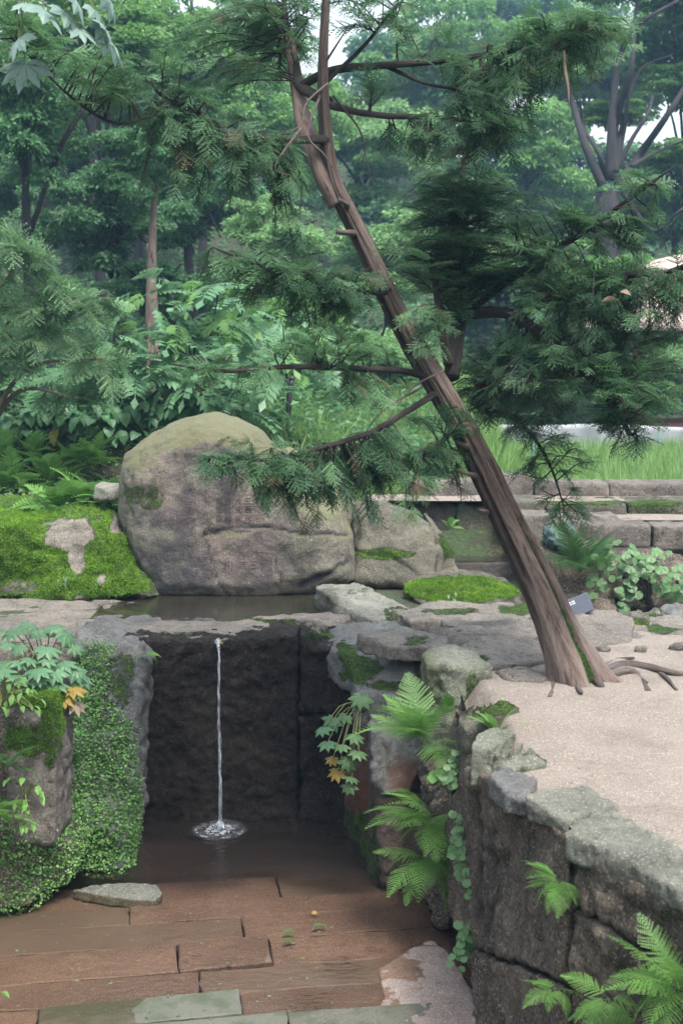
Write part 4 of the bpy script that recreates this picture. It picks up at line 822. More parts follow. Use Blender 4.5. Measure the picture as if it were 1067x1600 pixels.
def leafmesh(name, mat, kind, seed=0):
    V, Fc, tt = [], [], []
    def tri(a, b, c, q=0.5): o = len(V); V.extend([a, b, c]); Fc.append((o, o+1, o+2)); tt.extend([q]*3)
    if kind == 'palm':      # palmate leaf with pointed lobes, drooping rim
        lob = 7; r_ = np.random.default_rng(seed); q = r_.uniform(0.4, 0.8)
        for i in range(lob):
            a = R(-125 + 250*i/(lob-1)); L = (1.0 if 0 < i < lob-1 else 0.7)*(0.9+0.2*r_.random()); dd = np.array([math.cos(a), math.sin(a), 0]); nn = np.array([-math.sin(a), math.cos(a), 0])
            dz = lambda u: np.array([0, 0, 0.10*u - 0.42*u*u])
            p1 = dd*L*0.45 + dz(0.45); w1 = nn*0.20; p2 = dd*L*0.72 + dz(0.72); w2 = nn*0.145; e = dd*L + dz(1.0); lo = np.array([0, 0, -0.05])
            o0 = np.zeros(3)
            tri(o0, p1-w1+lo, p1, q); tri(o0, p1, p1+w1+lo, q-0.08); tri(p1-w1+lo, p2-w2+lo, p1, q); tri(p1, p2-w2+lo, p2, q); tri(p1, p2, p2+w2+lo, q-0.08); tri(p1, p2+w2+lo, p1+w1+lo, q-0.08); tri(p2-w2+lo, e, p2, q+0.1); tri(p2, e, p2+w2+lo, q)
            tri(p1-w1+lo, p2-w2*1.5+lo, p2-w2*0.4+lo, q)
    elif kind == 'round':
        n = 11; pts = [np.array([0.5+0.52*math.cos(a)*(1+0.05*math.cos(5*a)), 0.55*math.sin(a), 0.05-0.10*abs(math.cos(2*a))]) for a in np.linspace(-2.75, 2.75, n)]
        for i in range(n-1): tri(np.array([0.12, 0, 0.0]), pts[i], pts[i+1], 0.45+0.1*(i % 2))
    elif kind == 'lance':
        ws = [0.0, 0.17, 0.21, 0.15, 0.0]; xs = [0, 0.25, 0.5, 0.75, 1.0]; zz = [0, 0.10, 0.12, 0.04, -0.12]
        for i in range(4):
            a, b = np.array([xs[i], 0, zz[i]]), np.array([xs[i+1], 0, zz[i+1]])
            for sg in (-1, 1):
                a2, b2 = a+np.array([0, sg*ws[i], 0.05]), b+np.array([0, sg*ws[i+1], 0.05])
                if i: tri(a, a2, b2, 0.5+0.1*sg)
                tri(a, b2, b, 0.5+0.1*sg) if i < 3 else None
    elif kind == 'pinnate':  # compound leaf of broad leaflets
        for i in range(25):
            pass
        n = 6
        for i in range(n):
            s = 0.25 + 0.7*i/n; p = np.array([s, 0, 0.22*s-0.42*s*s])
            for sg in (-1, 1):
                a = sg*R(62-18*s); L = 0.33*(1-0.45*abs(s-0.45)); d = np.array([math.cos(a), math.sin(a), -0.28]); nn = np.array([-math.sin(a), math.cos(a), 0.0])*0.075; m_ = p+d*L*0.45+np.array([0, 0, 0.02]); e = p+d*L
                q = 0.35+0.4*((i*37+sg*11) % 7)/7
                tri(p, m_-nn, m_, q); tri(p, m_, m_+nn, q-0.1); tri(m_-nn, e, m_, q); tri(m_, e, m_+nn, q-0.1)
        p = np.array([0.95, 0, -0.17]); e = p+np.array([0.3, 0, -0.14]); m_ = (p+e)/2; nn = np.array([0, 0.075, 0])
        tri(p, m_-nn, m_, 0.6); tri(p, m_, m_+nn, 0.5); tri(m_-nn, e, m_, 0.6); tri(m_, e, m_+nn, 0.5)
        for i in range(6):
            a, b = i/6, (i+1)/6; A_, B_ = np.array([a, 0, 0.22*a-0.42*a*a]), np.array([b, 0, 0.22*b-0.42*b*b]); w_ = np.array([0, 0.008, 0]); tri(A_-w_, A_+w_, B_+w_, 0.3); tri(A_-w_, B_+w_, B_-w_, 0.3)
    return mesh(name, np.array(V), np.array(Fc), mat, kind == 'lance', {'tint': np.clip(np.array(tt), 0, 1)})
PALM = [leafmesh('leaf', M['leaf_blue'], 'palm', s) for s in (1, 2)]; PALMY = leafmesh('leaf', M['yellow'], 'palm', 3); PALMB = leafmesh('leaf', M['drybrown'], 'palm', 4)
PALMG = [leafmesh('leaf', M['roundleaf'], 'palm', 5)]
RND = leafmesh('leaf', M['roundleaf'], 'round'); RNDD = leafmesh('leaf', M['creeper'], 'round')
LAN = leafmesh('leaf', M['leaf_blue'], 'lance'); LANG = leafmesh('leaf', M['fern'], 'lance'); LANY = leafmesh('leaf', M['yellow'], 'lance')
PIN = leafmesh('leaf', M['leaf_blue'], 'pinnate'); PIND = leafmesh('leaf', M['leaf_dark'], 'pinnate'); PING = leafmesh('leaf', M['leaf_mid'], 'pinnate')
STALK = plain('stalk', (0.16, 0.19, 0.06), 0.6)
def leafy(name, label, cat, base, spots, meshes, L, seed, stalks=True, group=None, droop=0.3, face_cam=0.5, stalkmat=None, sr=0.004):
    """plant whose leaves sit at the given points, each on a stalk from the base"""
    r = np.random.default_rng(seed); base = np.asarray(base, float); t = T(name, label, cat, base, group); st = []
    for i, (p, m) in enumerate(zip(spots, meshes)):
        d = p - base; az = math.atan2(d[1]-0.25*face_cam, d[0]) + r.normal(0, 0.35)
        place(m, 'leaf', t, p-base, (R(r.normal(0, 14)), R(r.normal(18, 14))+droop*face_cam, az), L*r.uniform(0.75, 1.2))
        if stalks:
            mid = base + d*0.5 + np.array([0, 0, 0.25*np.linalg.norm(d)]); st.append(tube(spline([base, mid, p], 6), (sr, sr*0.6), 4, cap=False))
    if st:
        V, Fl, bk = join(st); mk('stalk', V, Fl, stalkmat or STALK, t, True, {'stain': np.zeros(len(V)), 'moss': np.zeros(len(V))}, {'bk': bk}, kind='stuff')
    return t
def spots(lst): return [at(*p) for p in lst]
# palmate plant on the left pier
leafy('palmate_plant', 'plant with large palmate leaves, some yellowing, on the left pier', 'plant', at(70, 1070, 7.35),
      spots([(20, 985, 7.1), (60, 985, 7.15), (105, 990, 7.2), (30, 1010, 7.0), (75, 1012, 7.0), (10, 1035, 7.0), (50, 1030, 6.95), (100, 1035, 7.05), (85, 1050, 6.95), (120, 1048, 7.05), (-5, 1060, 6.9), (30, 1055, 6.9), (60, 1062, 6.9), (90, 1068, 6.95), (115, 1075, 7.0), (100, 1090, 6.95), (118, 1098, 7.0), (-10, 1010, 7.1), (45, 975, 7.2), (85, 978, 7.25), (15, 1005, 7.05), (60, 1045, 6.9), (35, 1035, 6.95), (-5, 985, 7.1), (5, 1048, 6.9), (75, 1030, 6.95), (118, 1010, 7.2), (130, 1060, 7.1)]),
      [PALM[i % 2] for i in range(14)] + [PALMY, PALMY, PALMB, PALM[0]] + [PALM[i % 2] for i in range(10)], 0.085, 31)
# plant hanging beside the right pier
leafy('palmate_plant', 'hanging plant with lobed leaves and pale stalks right of the waterfall', 'plant', at(566, 1110, 7.5),
      spots([(505, 1138, 7.2), (520, 1125, 7.25), (540, 1118, 7.3), (512, 1160, 7.15), (535, 1165, 7.1), (555, 1150, 7.15), (520, 1185, 7.15), (545, 1190, 7.1), (560, 1175, 7.1), (528, 1205, 7.15), (550, 1215, 7.1), (545, 1228, 7.1), (565, 1090, 7.3)]),
      [PALM[0], PALM[1], PALMG[0], PALM[0], PALMG[0], PALMG[0], PALMY, PALMG[0], PALMG[0], PALMY, PALMG[0], PALMG[0], PALMG[0]], 0.07, 32)
# small leafy sprig at far left
r_ = np.random.default_rng(5)
leafy('leafy_plant', 'leafy weed above the mossy block at the left frame edge', 'plant', at(5, 1110, 6.75), spots([(r_.uniform(-20, 60), r_.uniform(1058, 1110), r_.uniform(6.55, 6.8)) for _ in range(26)]), [LANG]*26, 0.06, 33)
leafy('leafy_plant', 'sprig with pointed leaves beside the crack of the mossy block', 'plant', at(40, 1250, 6.62), spots([(r_.uniform(15, 70), r_.uniform(1215, 1290), r_.uniform(6.45, 6.6)) for _ in range(18)]), [LANG]*18, 0.06, 34)
leafy('leafy_plant', 'tip of a leaf sprig at the lower left frame edge', 'plant', at(-20, 1600, 5.3), spots([(-4, 1545, 5.2), (2, 1550, 5.2), (-6, 1560, 5.2), (0, 1570, 5.2), (-8, 1580, 5.2)]), [LANG]*5, 0.05, 35)
# round-leaved trails on the retaining wall
def trail(label, pts, n, L, seed, Y, mat=RND):
    r = np.random.default_rng(seed); pts = np.array(pts, float); s = r.random(n)*(len(pts)-1); i = s.astype(int); f = (s-i)[:, None]
    q = pts[i]*(1-f) + pts[np.minimum(i+1, len(pts)-1)]*f; q = q + r.normal(0, 9, q.shape)
    sp = [at(a, b, np.interp(b, *Y) + r.uniform(-0.06, 0.0)) for a, b in q]
    t = leafy('round_leaf_plant', label, 'plant', at(*pts[0], np.interp(pts[0][1], *Y)), sp, [mat]*n, L, seed, stalks=False, droop=1.2, group='round-leaved plants')
    P_ = spline([at(a, b, np.interp(b, *Y)+0.01) for a, b in pts], 20); V, Fl, bk = tube(P_, (0.003, 0.002), 4)
    mk('stalk', V, Fl, STALK, t)
YW = ([1130, 1250, 1400, 1500, 1600], [6.55, 6.1, 5.95, 5.8, 5.6])
trail('trail of round leaves climbing the wall corner near the big fern', [(735, 1150), (720, 1180), (706, 1220)], 30, 0.042, 41, ([1100, 1250], [6.2, 6.1]))
trail('trail of round leaves half way down the wall corner', [(725, 1270), (722, 1300), (718, 1340)], 38, 0.038, 42, ([1250, 1400], [6.05, 5.9]))
trail('pair of round leaf sprigs low on the wall corner', [(722, 1350), (745, 1385), (750, 1400)], 26, 0.038, 43, ([1340, 1420], [5.9, 5.75]))
trail('bunch of round leaves near the foot of the wall', [(725, 1445), (735, 1460), (718, 1490)], 42, 0.038, 44, ([1440, 1500], [5.75, 5.7]))
trail('few round leaves in the recess below the big fern', [(700, 1195), (690, 1215)], 16, 0.04, 45, ([1100, 1250], [6.4, 6.4]), RNDD)
sp_ = [at(r_.normal(985, 42), r_.normal(885, 20), r_.uniform(9.2, 9.42)) for _ in range(75)] + [at(r_.uniform(940, 1040), r_.uniform(855, 880), r_.uniform(9.4, 9.55)) for _ in range(40)] + [at(r_.uniform(965, 990), r_.uniform(910, 945), r_.uniform(9.2, 9.3)) for _ in range(14)]
leafy('round_leaf_plant', 'large patch of round pale green leaves beyond the trunk', 'plant', at(980, 870, 9.62), sp_, [RND]*len(sp_), 0.062, 46, False, 'round-leaved plants', 1.1)
sp_ = [at(r_.normal(1062, 20), r_.normal(912, 16), r_.uniform(9.1, 9.3)) for _ in range(45)]
leafy('round_leaf_plant', 'clump of round leaves cut by the right frame edge', 'plant', at(1064, 905, 9.45), sp_, [RND]*45, 0.06, 47, False, 'round-leaved plants', 1.1)
# weed with strap leaves on the corner
r_ = np.random.default_rng(9)
bs = at(775, 1152, 5.95); t = T('weed', 'rosette of toothed strap leaves on the corner stones', 'plant', bs)
for i in range(9):
    place(LANG, 'leaf', t, (0, 0, 0), (0, -R(r_.uniform(5, 60)), R(-200 + 26*i)), (0.19*r_.uniform(0.7, 1.1), 0.11, 0.12))
# tiny plants on moss
for px, py, Y, lb in ((100, 905, 9.3, 'three-leaved seedling on the moss of the long rock'), (705, 930, 9.05, 'tiny seedling on the moss-capped rock')):
    leafy('seedling', lb, 'plant', at(px, py+6, Y+0.05), spots([(px-6, py, Y), (px+6, py-4, Y), (px+2, py+5, Y)]), [LAN]*3, 0.05, px, True)

# ------------------------------------------------------------------ the leaning yew
TY = 6.85
tp = [(906, 1078, 6.86), (893, 1035, 6.855), (878, 1000, 6.85), (847, 927, 6.84), (792, 812, 6.82), (737, 697, 6.80), (680, 596, 6.78), (640, 528, 6.76), (612, 475, 6.75), (574, 392, 6.74), (543, 330, 6.73), (522, 285, 6.725), (512, 235, 6.72), (506, 160, 6.7), (505, 90, 6.68), (509, 0, 6.66), (514, -120, 6.6)]
tw = [88, 78, 70, 62, 52, 45, 41, 37, 34, 30, 28, 25, 22, 18, 15, 12, 10]
yw = T('yew_tree', 'leaning old yew tree with twisted reddish trunk on the sand', 'tree', on(905, 1065, 1.26))
P_ = spline([at(*p) for p in tp], 240); rad = np.interp(np.linspace(0, 1, 240), np.linspace(0, 1, len(tw)), np.array(tw)*0.5*PX(6.95))
seg = 96; Tn, U, W = frames_along(P_); th = np.arange(seg)*2*np.pi/seg
s = np.concatenate([[0], np.cumsum(np.linalg.norm(np.diff(P_, axis=0), axis=1))]); S_ = s/s[-1]
TH_, SS = np.meshgrid(th, s); rr = np.repeat(rad[:, None], seg, 1)
wrap = lambda a: (a+np.pi) % (2*np.pi) - np.pi
# U faces the viewer (-Y); W = Tn x U ; sign checked: +theta turns to the photo's right or left
sgn = 1.0 if W[100][0] > 0 else -1.0
ang = lambda a: sgn*a
g1 = np.exp(-(wrap(TH_ - ang(0.42 + 0.25*np.sin(SS*1.5)))/0.15)**2)*sstep(2.3, 1.2, SS)
g2 = np.exp(-(wrap(TH_ - ang(-0.62 + 0.15*np.sin(SS*2)))/0.15)**2)*sstep(0.5, 0.9, SS)
g3 = np.exp(-(wrap(TH_ - ang(-0.05))/0.10)**2)*sstep(1.0, 1.5, SS)*0.8
q = np.stack([np.cos(TH_)*2.6, np.sin(TH_)*2.6, SS*0.9], -1); fine = np.stack([np.cos(TH_)*7, np.sin(TH_)*7, SS*4.5], -1)
flare = np.exp(-SS/0.16)
rr = rr*(1 + 0.14*fbm(q, 3, 301) + 0.085*fbm(fine, 4, 302, 0.65) + 0.07*np.cos(2*TH_) - 0.40*g1 - 0.30*g2 - 0.22*g3 + flare*(0.10 + 0.55*np.maximum(0, np.cos(5*TH_ + 1.2*fbm(q, 2, 305)))))
TV = (P_[:, None] + (U[:, None]*np.cos(TH_)[..., None] + W[:, None]*np.sin(TH_)[..., None])*rr[..., None]).reshape(-1, 3)
bk = np.stack([np.cos(TH_)*1.9, np.sin(TH_)*1.9, SS*2.6 + 0.4*fbm(q*2, 2, 311)], -1).reshape(-1, 3)
i = np.arange(239)[:, None]*seg; j = np.arange(seg)[None]; k = (j+1) % seg
TQ = np.stack([i+j, i+k, i+seg+k, i+seg+j], -1).reshape(-1, 4)
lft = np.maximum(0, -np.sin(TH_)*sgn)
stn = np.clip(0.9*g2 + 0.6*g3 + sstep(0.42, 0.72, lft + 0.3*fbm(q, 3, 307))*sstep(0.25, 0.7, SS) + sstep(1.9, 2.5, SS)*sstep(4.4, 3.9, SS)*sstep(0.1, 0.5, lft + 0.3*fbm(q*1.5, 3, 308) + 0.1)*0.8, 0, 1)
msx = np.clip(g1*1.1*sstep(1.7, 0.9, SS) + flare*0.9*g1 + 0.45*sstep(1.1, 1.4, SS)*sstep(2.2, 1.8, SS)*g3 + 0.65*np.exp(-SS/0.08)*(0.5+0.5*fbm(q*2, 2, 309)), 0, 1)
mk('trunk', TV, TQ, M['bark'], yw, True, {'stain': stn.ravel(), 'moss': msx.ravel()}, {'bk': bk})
def wood(name, V, Fl, bk, parent, mat='bark', dark=0.0):
    return mk(name, V, Fl, M[mat], parent, True, {'stain': np.full(len(V), dark), 'moss': np.zeros(len(V))}, {'bk': bk})
# surface roots on the sand
for pts, r0, r1 in (([(940, 1052), (975, 1040), (1010, 1042), (1045, 1050), (1085, 1056)], 0.035, 0.012), ([(945, 1058), (985, 1050), (1000, 1062), (1012, 1080)], 0.028, 0.016), ([(985, 1048), (1020, 1050), (1040, 1058), (1056, 1078)], 0.018, 0.009), ([(940, 1045), (965, 1032), (990, 1028)], 0.022, 0.008), ([(975, 1045), (995, 1056), (1010, 1066)], 0.018, 0.008),
    ([(872, 1050), (864, 1068), (862, 1082), (858, 1090)], 0.032, 0.012), ([(925, 1055), (936, 1068), (944, 1076)], 0.024, 0.010), ([(905, 1058), (903, 1074), (908, 1082)], 0.026, 0.010)):
    P2 = spline([on(a, b, 1.259 + 0.018*math.sin(q_*2.0+a)) for q_, (a, b) in enumerate(pts)], 28)
    V, Fl, b_ = tube(P2, (r0, (r0+r1)/2, r1), 9, 0.35, int(pts[0][0]))
    wood('root', V, Fl, b_, yw, 'root')
# cut branch stubs
for (a, b, Ya), (c, d, Yc), r0 in (((560, 365, 6.66), (526, 362, 6.55), 0.026), ((545, 322, 6.64), (530, 312, 6.5), 0.02), ((748, 745, 6.68), (713, 735, 6.6), 0.020), ((735, 700, 6.66), (712, 690, 6.58), 0.02), ((763, 800, 6.7), (748, 797, 6.66), 0.018)):
    V, Fl, b_ = tube(spline([at(a, b, Ya+0.12), at((a+c)/2, (b+d)/2, (Ya+Yc)/2), at(c, d, Yc)], 8), (r0*0.9, r0*0.55, r0*0.5), 9, 0.12, int(a)); wood('branch_stub', V, Fl, b_, yw, 'root')

# (path px,py,Y ; r0 r1 ; foliage blobs: cx,cy,rx,ry,Yc,Yr,density,tint)
BR = [
 ([(512, 160, 6.7), (470, 135, 6.9), (462, 105, 7.0), (448, 40, 7.1), (440, -40, 7.2)], 0.045, 0.015, [(400, 60, 120, 70, 7.1, 0.5, 0.8, 0.5), (330, 110, 60, 40, 7.0, 0.4, 0.6, 0.45), (440, 0, 90, 40, 7.2, 0.5, 0.6, 0.5)]),
 ([(470, 135, 6.9), (520, 110, 6.75), (600, 102, 6.7), (720, 92, 6.7), (850, 68, 6.6), (940, 30, 6.5)], 0.034, 0.010, [(870, 70, 105, 62, 6.55, 0.35, 1.25, 0.5), (790, 150, 80, 55, 6.6, 0.4, 1.3, 0.25), (700, 110, 80, 35, 6.7, 0.35, 0.7, 0.35), (660, 55, 70, 40, 6.8, 0.4, 0.5, 0.45), (930, 60, 50, 50, 6.5, 0.3, 1.0, 0.7)]),
 ([(604, 104, 6.72), (664, 130, 6.7), (720, 142, 6.65), (770, 165, 6.6)], 0.016, 0.006, [(730, 160, 60, 30, 6.6, 0.3, 0.8, 0.35)]),
 ([(515, 165, 6.7), (590, 180, 6.65), (690, 184, 6.6), (780, 195, 6.5)], 0.028, 0.008, [(700, 205, 90, 35, 6.55, 0.35, 1.1, 0.3), (770, 210, 60, 35, 6.5, 0.3, 1.2, 0.2), (600, 140, 60, 30, 6.8, 0.3, 0.5, 0.35), (620, 210, 50, 25, 6.6, 0.3, 0.6, 0.3)]),
 ([(512, 218, 6.7), (440, 218, 6.6), (360, 204, 6.45), (300, 170, 6.35), (245, 145, 6.3)], 0.032, 0.010, [(300, 200, 110, 55, 6.35, 0.35, 0.95, 0.4), (340, 270, 80, 50, 6.4, 0.3, 0.8, 0.3), (420, 260, 70, 55, 6.5, 0.3, 0.85, 0.35), (250, 120, 80, 40, 6.3, 0.3, 0.7, 0.55), (270, 280, 60, 30, 6.3, 0.25, 0.5, 0.3), (450, 330, 30, 60, 6.5, 0.2, 0.6, 0.25)]),
 ([(300, 168, 6.35), (240, 180, 6.2), (180, 192, 6.1), (110, 150, 6.0), (20, 60, 5.9)], 0.016, 0.006, [(120, 90, 110, 45, 6.0, 0.25, 0.75, 0.8), (60, 45, 70, 35, 5.95, 0.2, 0.7, 0.8), (200, 150, 70, 40, 6.1, 0.25, 0.7, 0.6)]),
 ([(508, 130, 6.7), (570, 70, 6.7), (610, 20, 6.6), (650, -20, 6.5)], 0.018, 0.006, [(600, 40, 60, 45, 6.6, 0.3, 0.6, 0.5), (560, 0, 60, 35, 6.7, 0.3, 0.5, 0.5)]),
 ([(705, 590, 6.78), (716, 500, 6.95), (722, 420, 7.1), (722, 300, 7.2), (725, 240, 7.2)], 0.045, 0.010, [(690, 330, 85, 75, 7.0, 0.5, 1.35, 0.15), (740, 410, 95, 65, 6.9, 0.5, 1.4, 0.15), (650, 400, 50, 40, 6.95, 0.15, 0.8, 0.45), (610, 400, 40, 22, 6.5, 0.1, 0.5, 0.5), (780, 330, 70, 55, 7.1, 0.4, 1.1, 0.4)]),
 ([(700, 570, 6.75), (688, 500, 6.8), (680, 440, 6.9), (672, 395, 7.0)], 0.028, 0.008, [(655, 500, 45, 22, 6.45, 0.12, 0.5, 0.5), (660, 535, 45, 16, 6.45, 0.1, 0.5, 0.45), (710, 470, 40, 50, 6.95, 0.15, 1.0, 0.15)]),
 ([(720, 490, 6.95), (800, 492, 6.8), (870, 545, 6.6), (940, 610, 6.45), (985, 680, 6.35)], 0.034, 0.012, [(870, 570, 110, 55, 6.6, 0.45, 1.35, 0.15), (980, 610, 70, 55, 6.4, 0.3, 1.2, 0.25), (985, 670, 32, 28, 6.35, 0.2, 1.2, 0.2), (800, 590, 80, 45, 6.7, 0.4, 1.2, 0.15), (1040, 560, 60, 60, 6.6, 0.4, 0.7, 0.45)]),
 ([(800, 492, 6.8), (880, 455, 6.7), (960, 430, 6.6), (1040, 425, 6.5), (1100, 400, 6.5)], 0.026, 0.008, [(900, 470, 110, 55, 6.7, 0.45, 1.3, 0.2), (1000, 470, 85, 60, 6.55, 0.35, 1.2, 0.3), (1060, 440, 50, 55, 6.5, 0.3, 0.9, 0.35), (930, 520, 80, 40, 6.6, 0.4, 1.2, 0.15)]),
 ([(740, 480, 6.95), (820, 420, 6.8), (900, 370, 6.7), (970, 320, 6.6), (1050, 262, 6.5)], 0.020, 0.006, [(860, 400, 80, 42, 6.75, 0.35, 1.1, 0.4), (940, 350, 65, 32, 6.65, 0.2, 1.1, 0.45), (1010, 290, 45, 20, 6.55, 0.12, 1.1, 0.7), (830, 340, 60, 45, 6.9, 0.3, 0.7, 0.7), (985, 385, 60, 35, 6.6, 0.25, 0.7, 0.5)]),
 ([(612, 455, 6.72), (560, 455, 6.6), (500, 450, 6.45), (420, 420, 6.3), (345, 392, 6.2)], 0.022, 0.006, [(530, 450, 75, 32, 6.45, 0.25, 1.7, 0.2), (450, 440, 75, 30, 6.35, 0.25, 1.6, 0.25), (380, 405, 60, 18, 6.25, 0.15, 1.8, 0.35), (500, 490, 60, 22, 6.4, 0.2, 0.8, 0.25)]),
 ([(668, 590, 6.74), (630, 580, 6.6), (540, 575, 6.4), (450, 573, 6.2), (350, 580, 6.0), (265, 568, 5.9)], 0.020, 0.005, [(300, 565, 70, 22, 5.95, 0.15, 0.6, 0.85), (390, 590, 60, 25, 6.1, 0.15, 0.45, 0.8), (540, 530, 70, 45, 6.35, 0.25, 0.6, 0.45), (460, 545, 50, 20, 6.2, 0.15, 0.3, 0.6), (560, 610, 60, 40, 6.4, 0.25, 0.5, 0.4)]),
 ([(680, 615, 6.74), (640, 640, 6.55), (580, 675, 6.35), (500, 700, 6.2), (420, 718, 6.1), (320, 716, 6.0)], 0.018, 0.005, [(540, 745, 95, 38, 6.3, 0.3, 1.7, 0.35), (450, 735, 60, 26, 6.1, 0.2, 1.7, 0.35), (370, 720, 55, 15, 6.05, 0.12, 2.2, 0.3), (420, 765, 40, 22, 6.1, 0.15, 1.0, 0.3), (480, 775, 50, 25, 6.15, 0.15, 0.8, 0.3), (490, 805, 30, 18, 6.2, 0.12, 0.7, 0.1), (600, 720, 60, 40, 6.4, 0.25, 0.8, 0.3), (570, 785, 30, 25, 6.3, 0.15, 0.5, 0.15)]),
 ([(720, 660, 6.76), (690, 690, 6.6), (660, 720, 6.5), (640, 760, 6.45)], 0.016, 0.005, [(665, 720, 55, 45, 6.5, 0.25, 1.15, 0.2), (690, 660, 40, 40, 6.6, 0.2, 0.7, 0.3), (720, 760, 25, 30, 6.9, 0.15, 0.8, 0.15), (625, 790, 35, 20, 6.4, 0.15, 0.3, 0.4)]),
 ([(760, 640, 6.85), (800, 650, 6.9), (838, 690, 6.85), (862, 735, 6.8), (880, 790, 6.75)], 0.014, 0.004, [(800, 660, 60, 28, 6.9, 0.3, 0.8, 0.3), (850, 690, 60, 22, 6.85, 0.2, 0.4, 0.35), (885, 800, 34, 15, 6.75, 0.1, 1.1, 0.6), (870, 760, 38, 10, 6.8, 0.12, 0.6, 0.4), (910, 715, 28, 14, 6.85, 0.12, 0.5, 0.35), (830, 735, 30, 12, 6.85, 0.12, 0.6, 0.35), (860, 720, 30, 18, 6.8, 0.12, 0.4, 0.3)]),
 ([(745, 600, 6.8), (780, 610, 7.0), (830, 620, 7.1), (900, 640, 7.2)], 0.02, 0.006, [(760, 560, 60, 50, 7.0, 0.4, 1.2, 0.1), (850, 630, 70, 35, 7.1, 0.3, 1.0, 0.12), (760, 640, 50, 35, 6.95, 0.3, 1.0, 0.15), (700, 620, 40, 30, 7.0, 0.2, 0.6, 0.15)]),
]
def foliage(path, blobs, seed, scale=(0.08, 0.165), dens=3.5, rise=-0.14):
    r = np.random.default_rng(seed); bp = spline([at(*p) for p in path], 60)[15:]; tw_ = []; parts = []
    for cx, cy, rx, ry, Yc, Yr, dn, ti in blobs:
        ns = max(3, int(rx*ry*math.pi*dn*dens/1500)); c = at(cx, cy, Yc); k = PX(Yc)
        for _ in range(ns):
            v = r.normal(size=3); v /= np.linalg.norm(v); v *= r.random()**(1/2.6)
            e = c + np.array([v[0]*rx*k, v[1]*Yr, v[2]*ry*k])
            dd = np.linalg.norm(bp-e, axis=1) + r.uniform(0, 0.12, len(bp)); b = bp[np.argmin(dd)]
            L = np.linalg.norm(e-b); L0 = min(0.6, L); a = e + (b-e)/max(L, 1e-6)*L0 if L > 0.6 else b
            mid = (a+e)/2 + np.array([0, 0, 0.10*L0]) + r.normal(0, 0.02, 3)
            pp = spline([a, mid, e - np.array([0, 0, 0.04*L0])], 8)
            tw_.append(tube(pp if L < 0.6 else np.vstack([b, pp]), (0.0042, 0.0022), 4, cap=False))
            m = int(np.clip(L0/0.038, 7, 16)); t = r.uniform(0.2, 1.0, m); t[0] = 1.0
            ii = t*7; i0 = np.minimum(ii.astype(int), 6); f = (ii-i0)[:, None]; p = pp[i0]*(1-f) + pp[i0+1]*f
            d = pp[i0+1]-pp[i0]; d /= np.linalg.norm(d, axis=1, keepdims=True); ts = ti + r.normal(0.10, 0.22) + 0.25*v[2]  # clump tint varied and lightened upward, painting in light from above
            az = r.choice([-1, 1], m)*r.uniform(0.4, 1.1, m)*(t < 1); ca_, sa_ = np.cos(az), np.sin(az)
            d = np.stack([d[:, 0]*ca_-d[:, 1]*sa_, d[:, 0]*sa_+d[:, 1]*ca_, d[:, 2]*0.5 + r.normal(rise, 0.18, m)], 1)
            sc = r.uniform(*scale, m)*(1.1-0.35*t)
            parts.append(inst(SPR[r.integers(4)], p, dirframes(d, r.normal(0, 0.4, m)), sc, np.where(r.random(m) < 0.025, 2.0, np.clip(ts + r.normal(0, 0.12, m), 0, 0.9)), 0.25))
    return jl(parts), tw_
for n_, (path, r0, r1, blobs) in enumerate(BR):
    (V2, F2, t2), tw_ = foliage(path, blobs, 500+n_, dens=2.9 if n_ < 7 else 3.7, rise=0.12 if n_ in (1, 7, 10, 11) else -0.14)
    V, Fl, b_ = join([tube(spline([at(*p) for p in path], 40), ((r0, r0*0.75, r1) if n_ > 6 else (r0*0.72, r0*0.5, r1*0.8)), 9, 0.22, n_)] + tw_)
    br = wood('branch', V, Fl, b_, yw, 'bark_dark', 0.15)
    mk('foliage', V2, F2, M['yew'], br, False, {'tint': t2}, kind='stuff')
# bare grey twigs near the upper trunk
for n_, path in enumerate([[(512, 130, 6.6), (480, 160, 6.5), (470, 195, 6.45), (440, 210, 6.4)], [(500, 150, 6.6), (488, 180, 6.5), (482, 215, 6.45), (505, 240, 6.4), (520, 262, 6.4)], [(470, 200, 6.4), (430, 260, 6.3), (455, 275, 6.3)], [(520, 150, 6.7), (560, 200, 6.6), (570, 240, 6.6), (580, 290, 6.6)], [(510, 95, 6.6), (545, 40, 6.5)], [(660, 605, 6.65), (600, 640, 6.45), (560, 690, 6.4)], [(690, 580, 6.65), (640, 610, 6.5), (590, 680, 6.4)]]):
    V, Fl, b_ = tube(spline([at(*p) for p in path], 24), (0.007, 0.005, 0.002), 6, 0.2, n_); wood('branch', V, Fl, b_, yw, 'root' if n_ != 3 else 'bark_dark')
V, Fl, b_ = tube(spline([at(530, 318, 6.74), at(512, 285, 6.74), at(492, 240, 6.78), at(474, 190, 6.85), at(462, 120, 7.0), at(452, 60, 7.05)], 40), (0.06, 0.05, 0.03), 14, 0.2, 77); wood('branch', V, Fl, b_, yw, 'bark', 0.1)
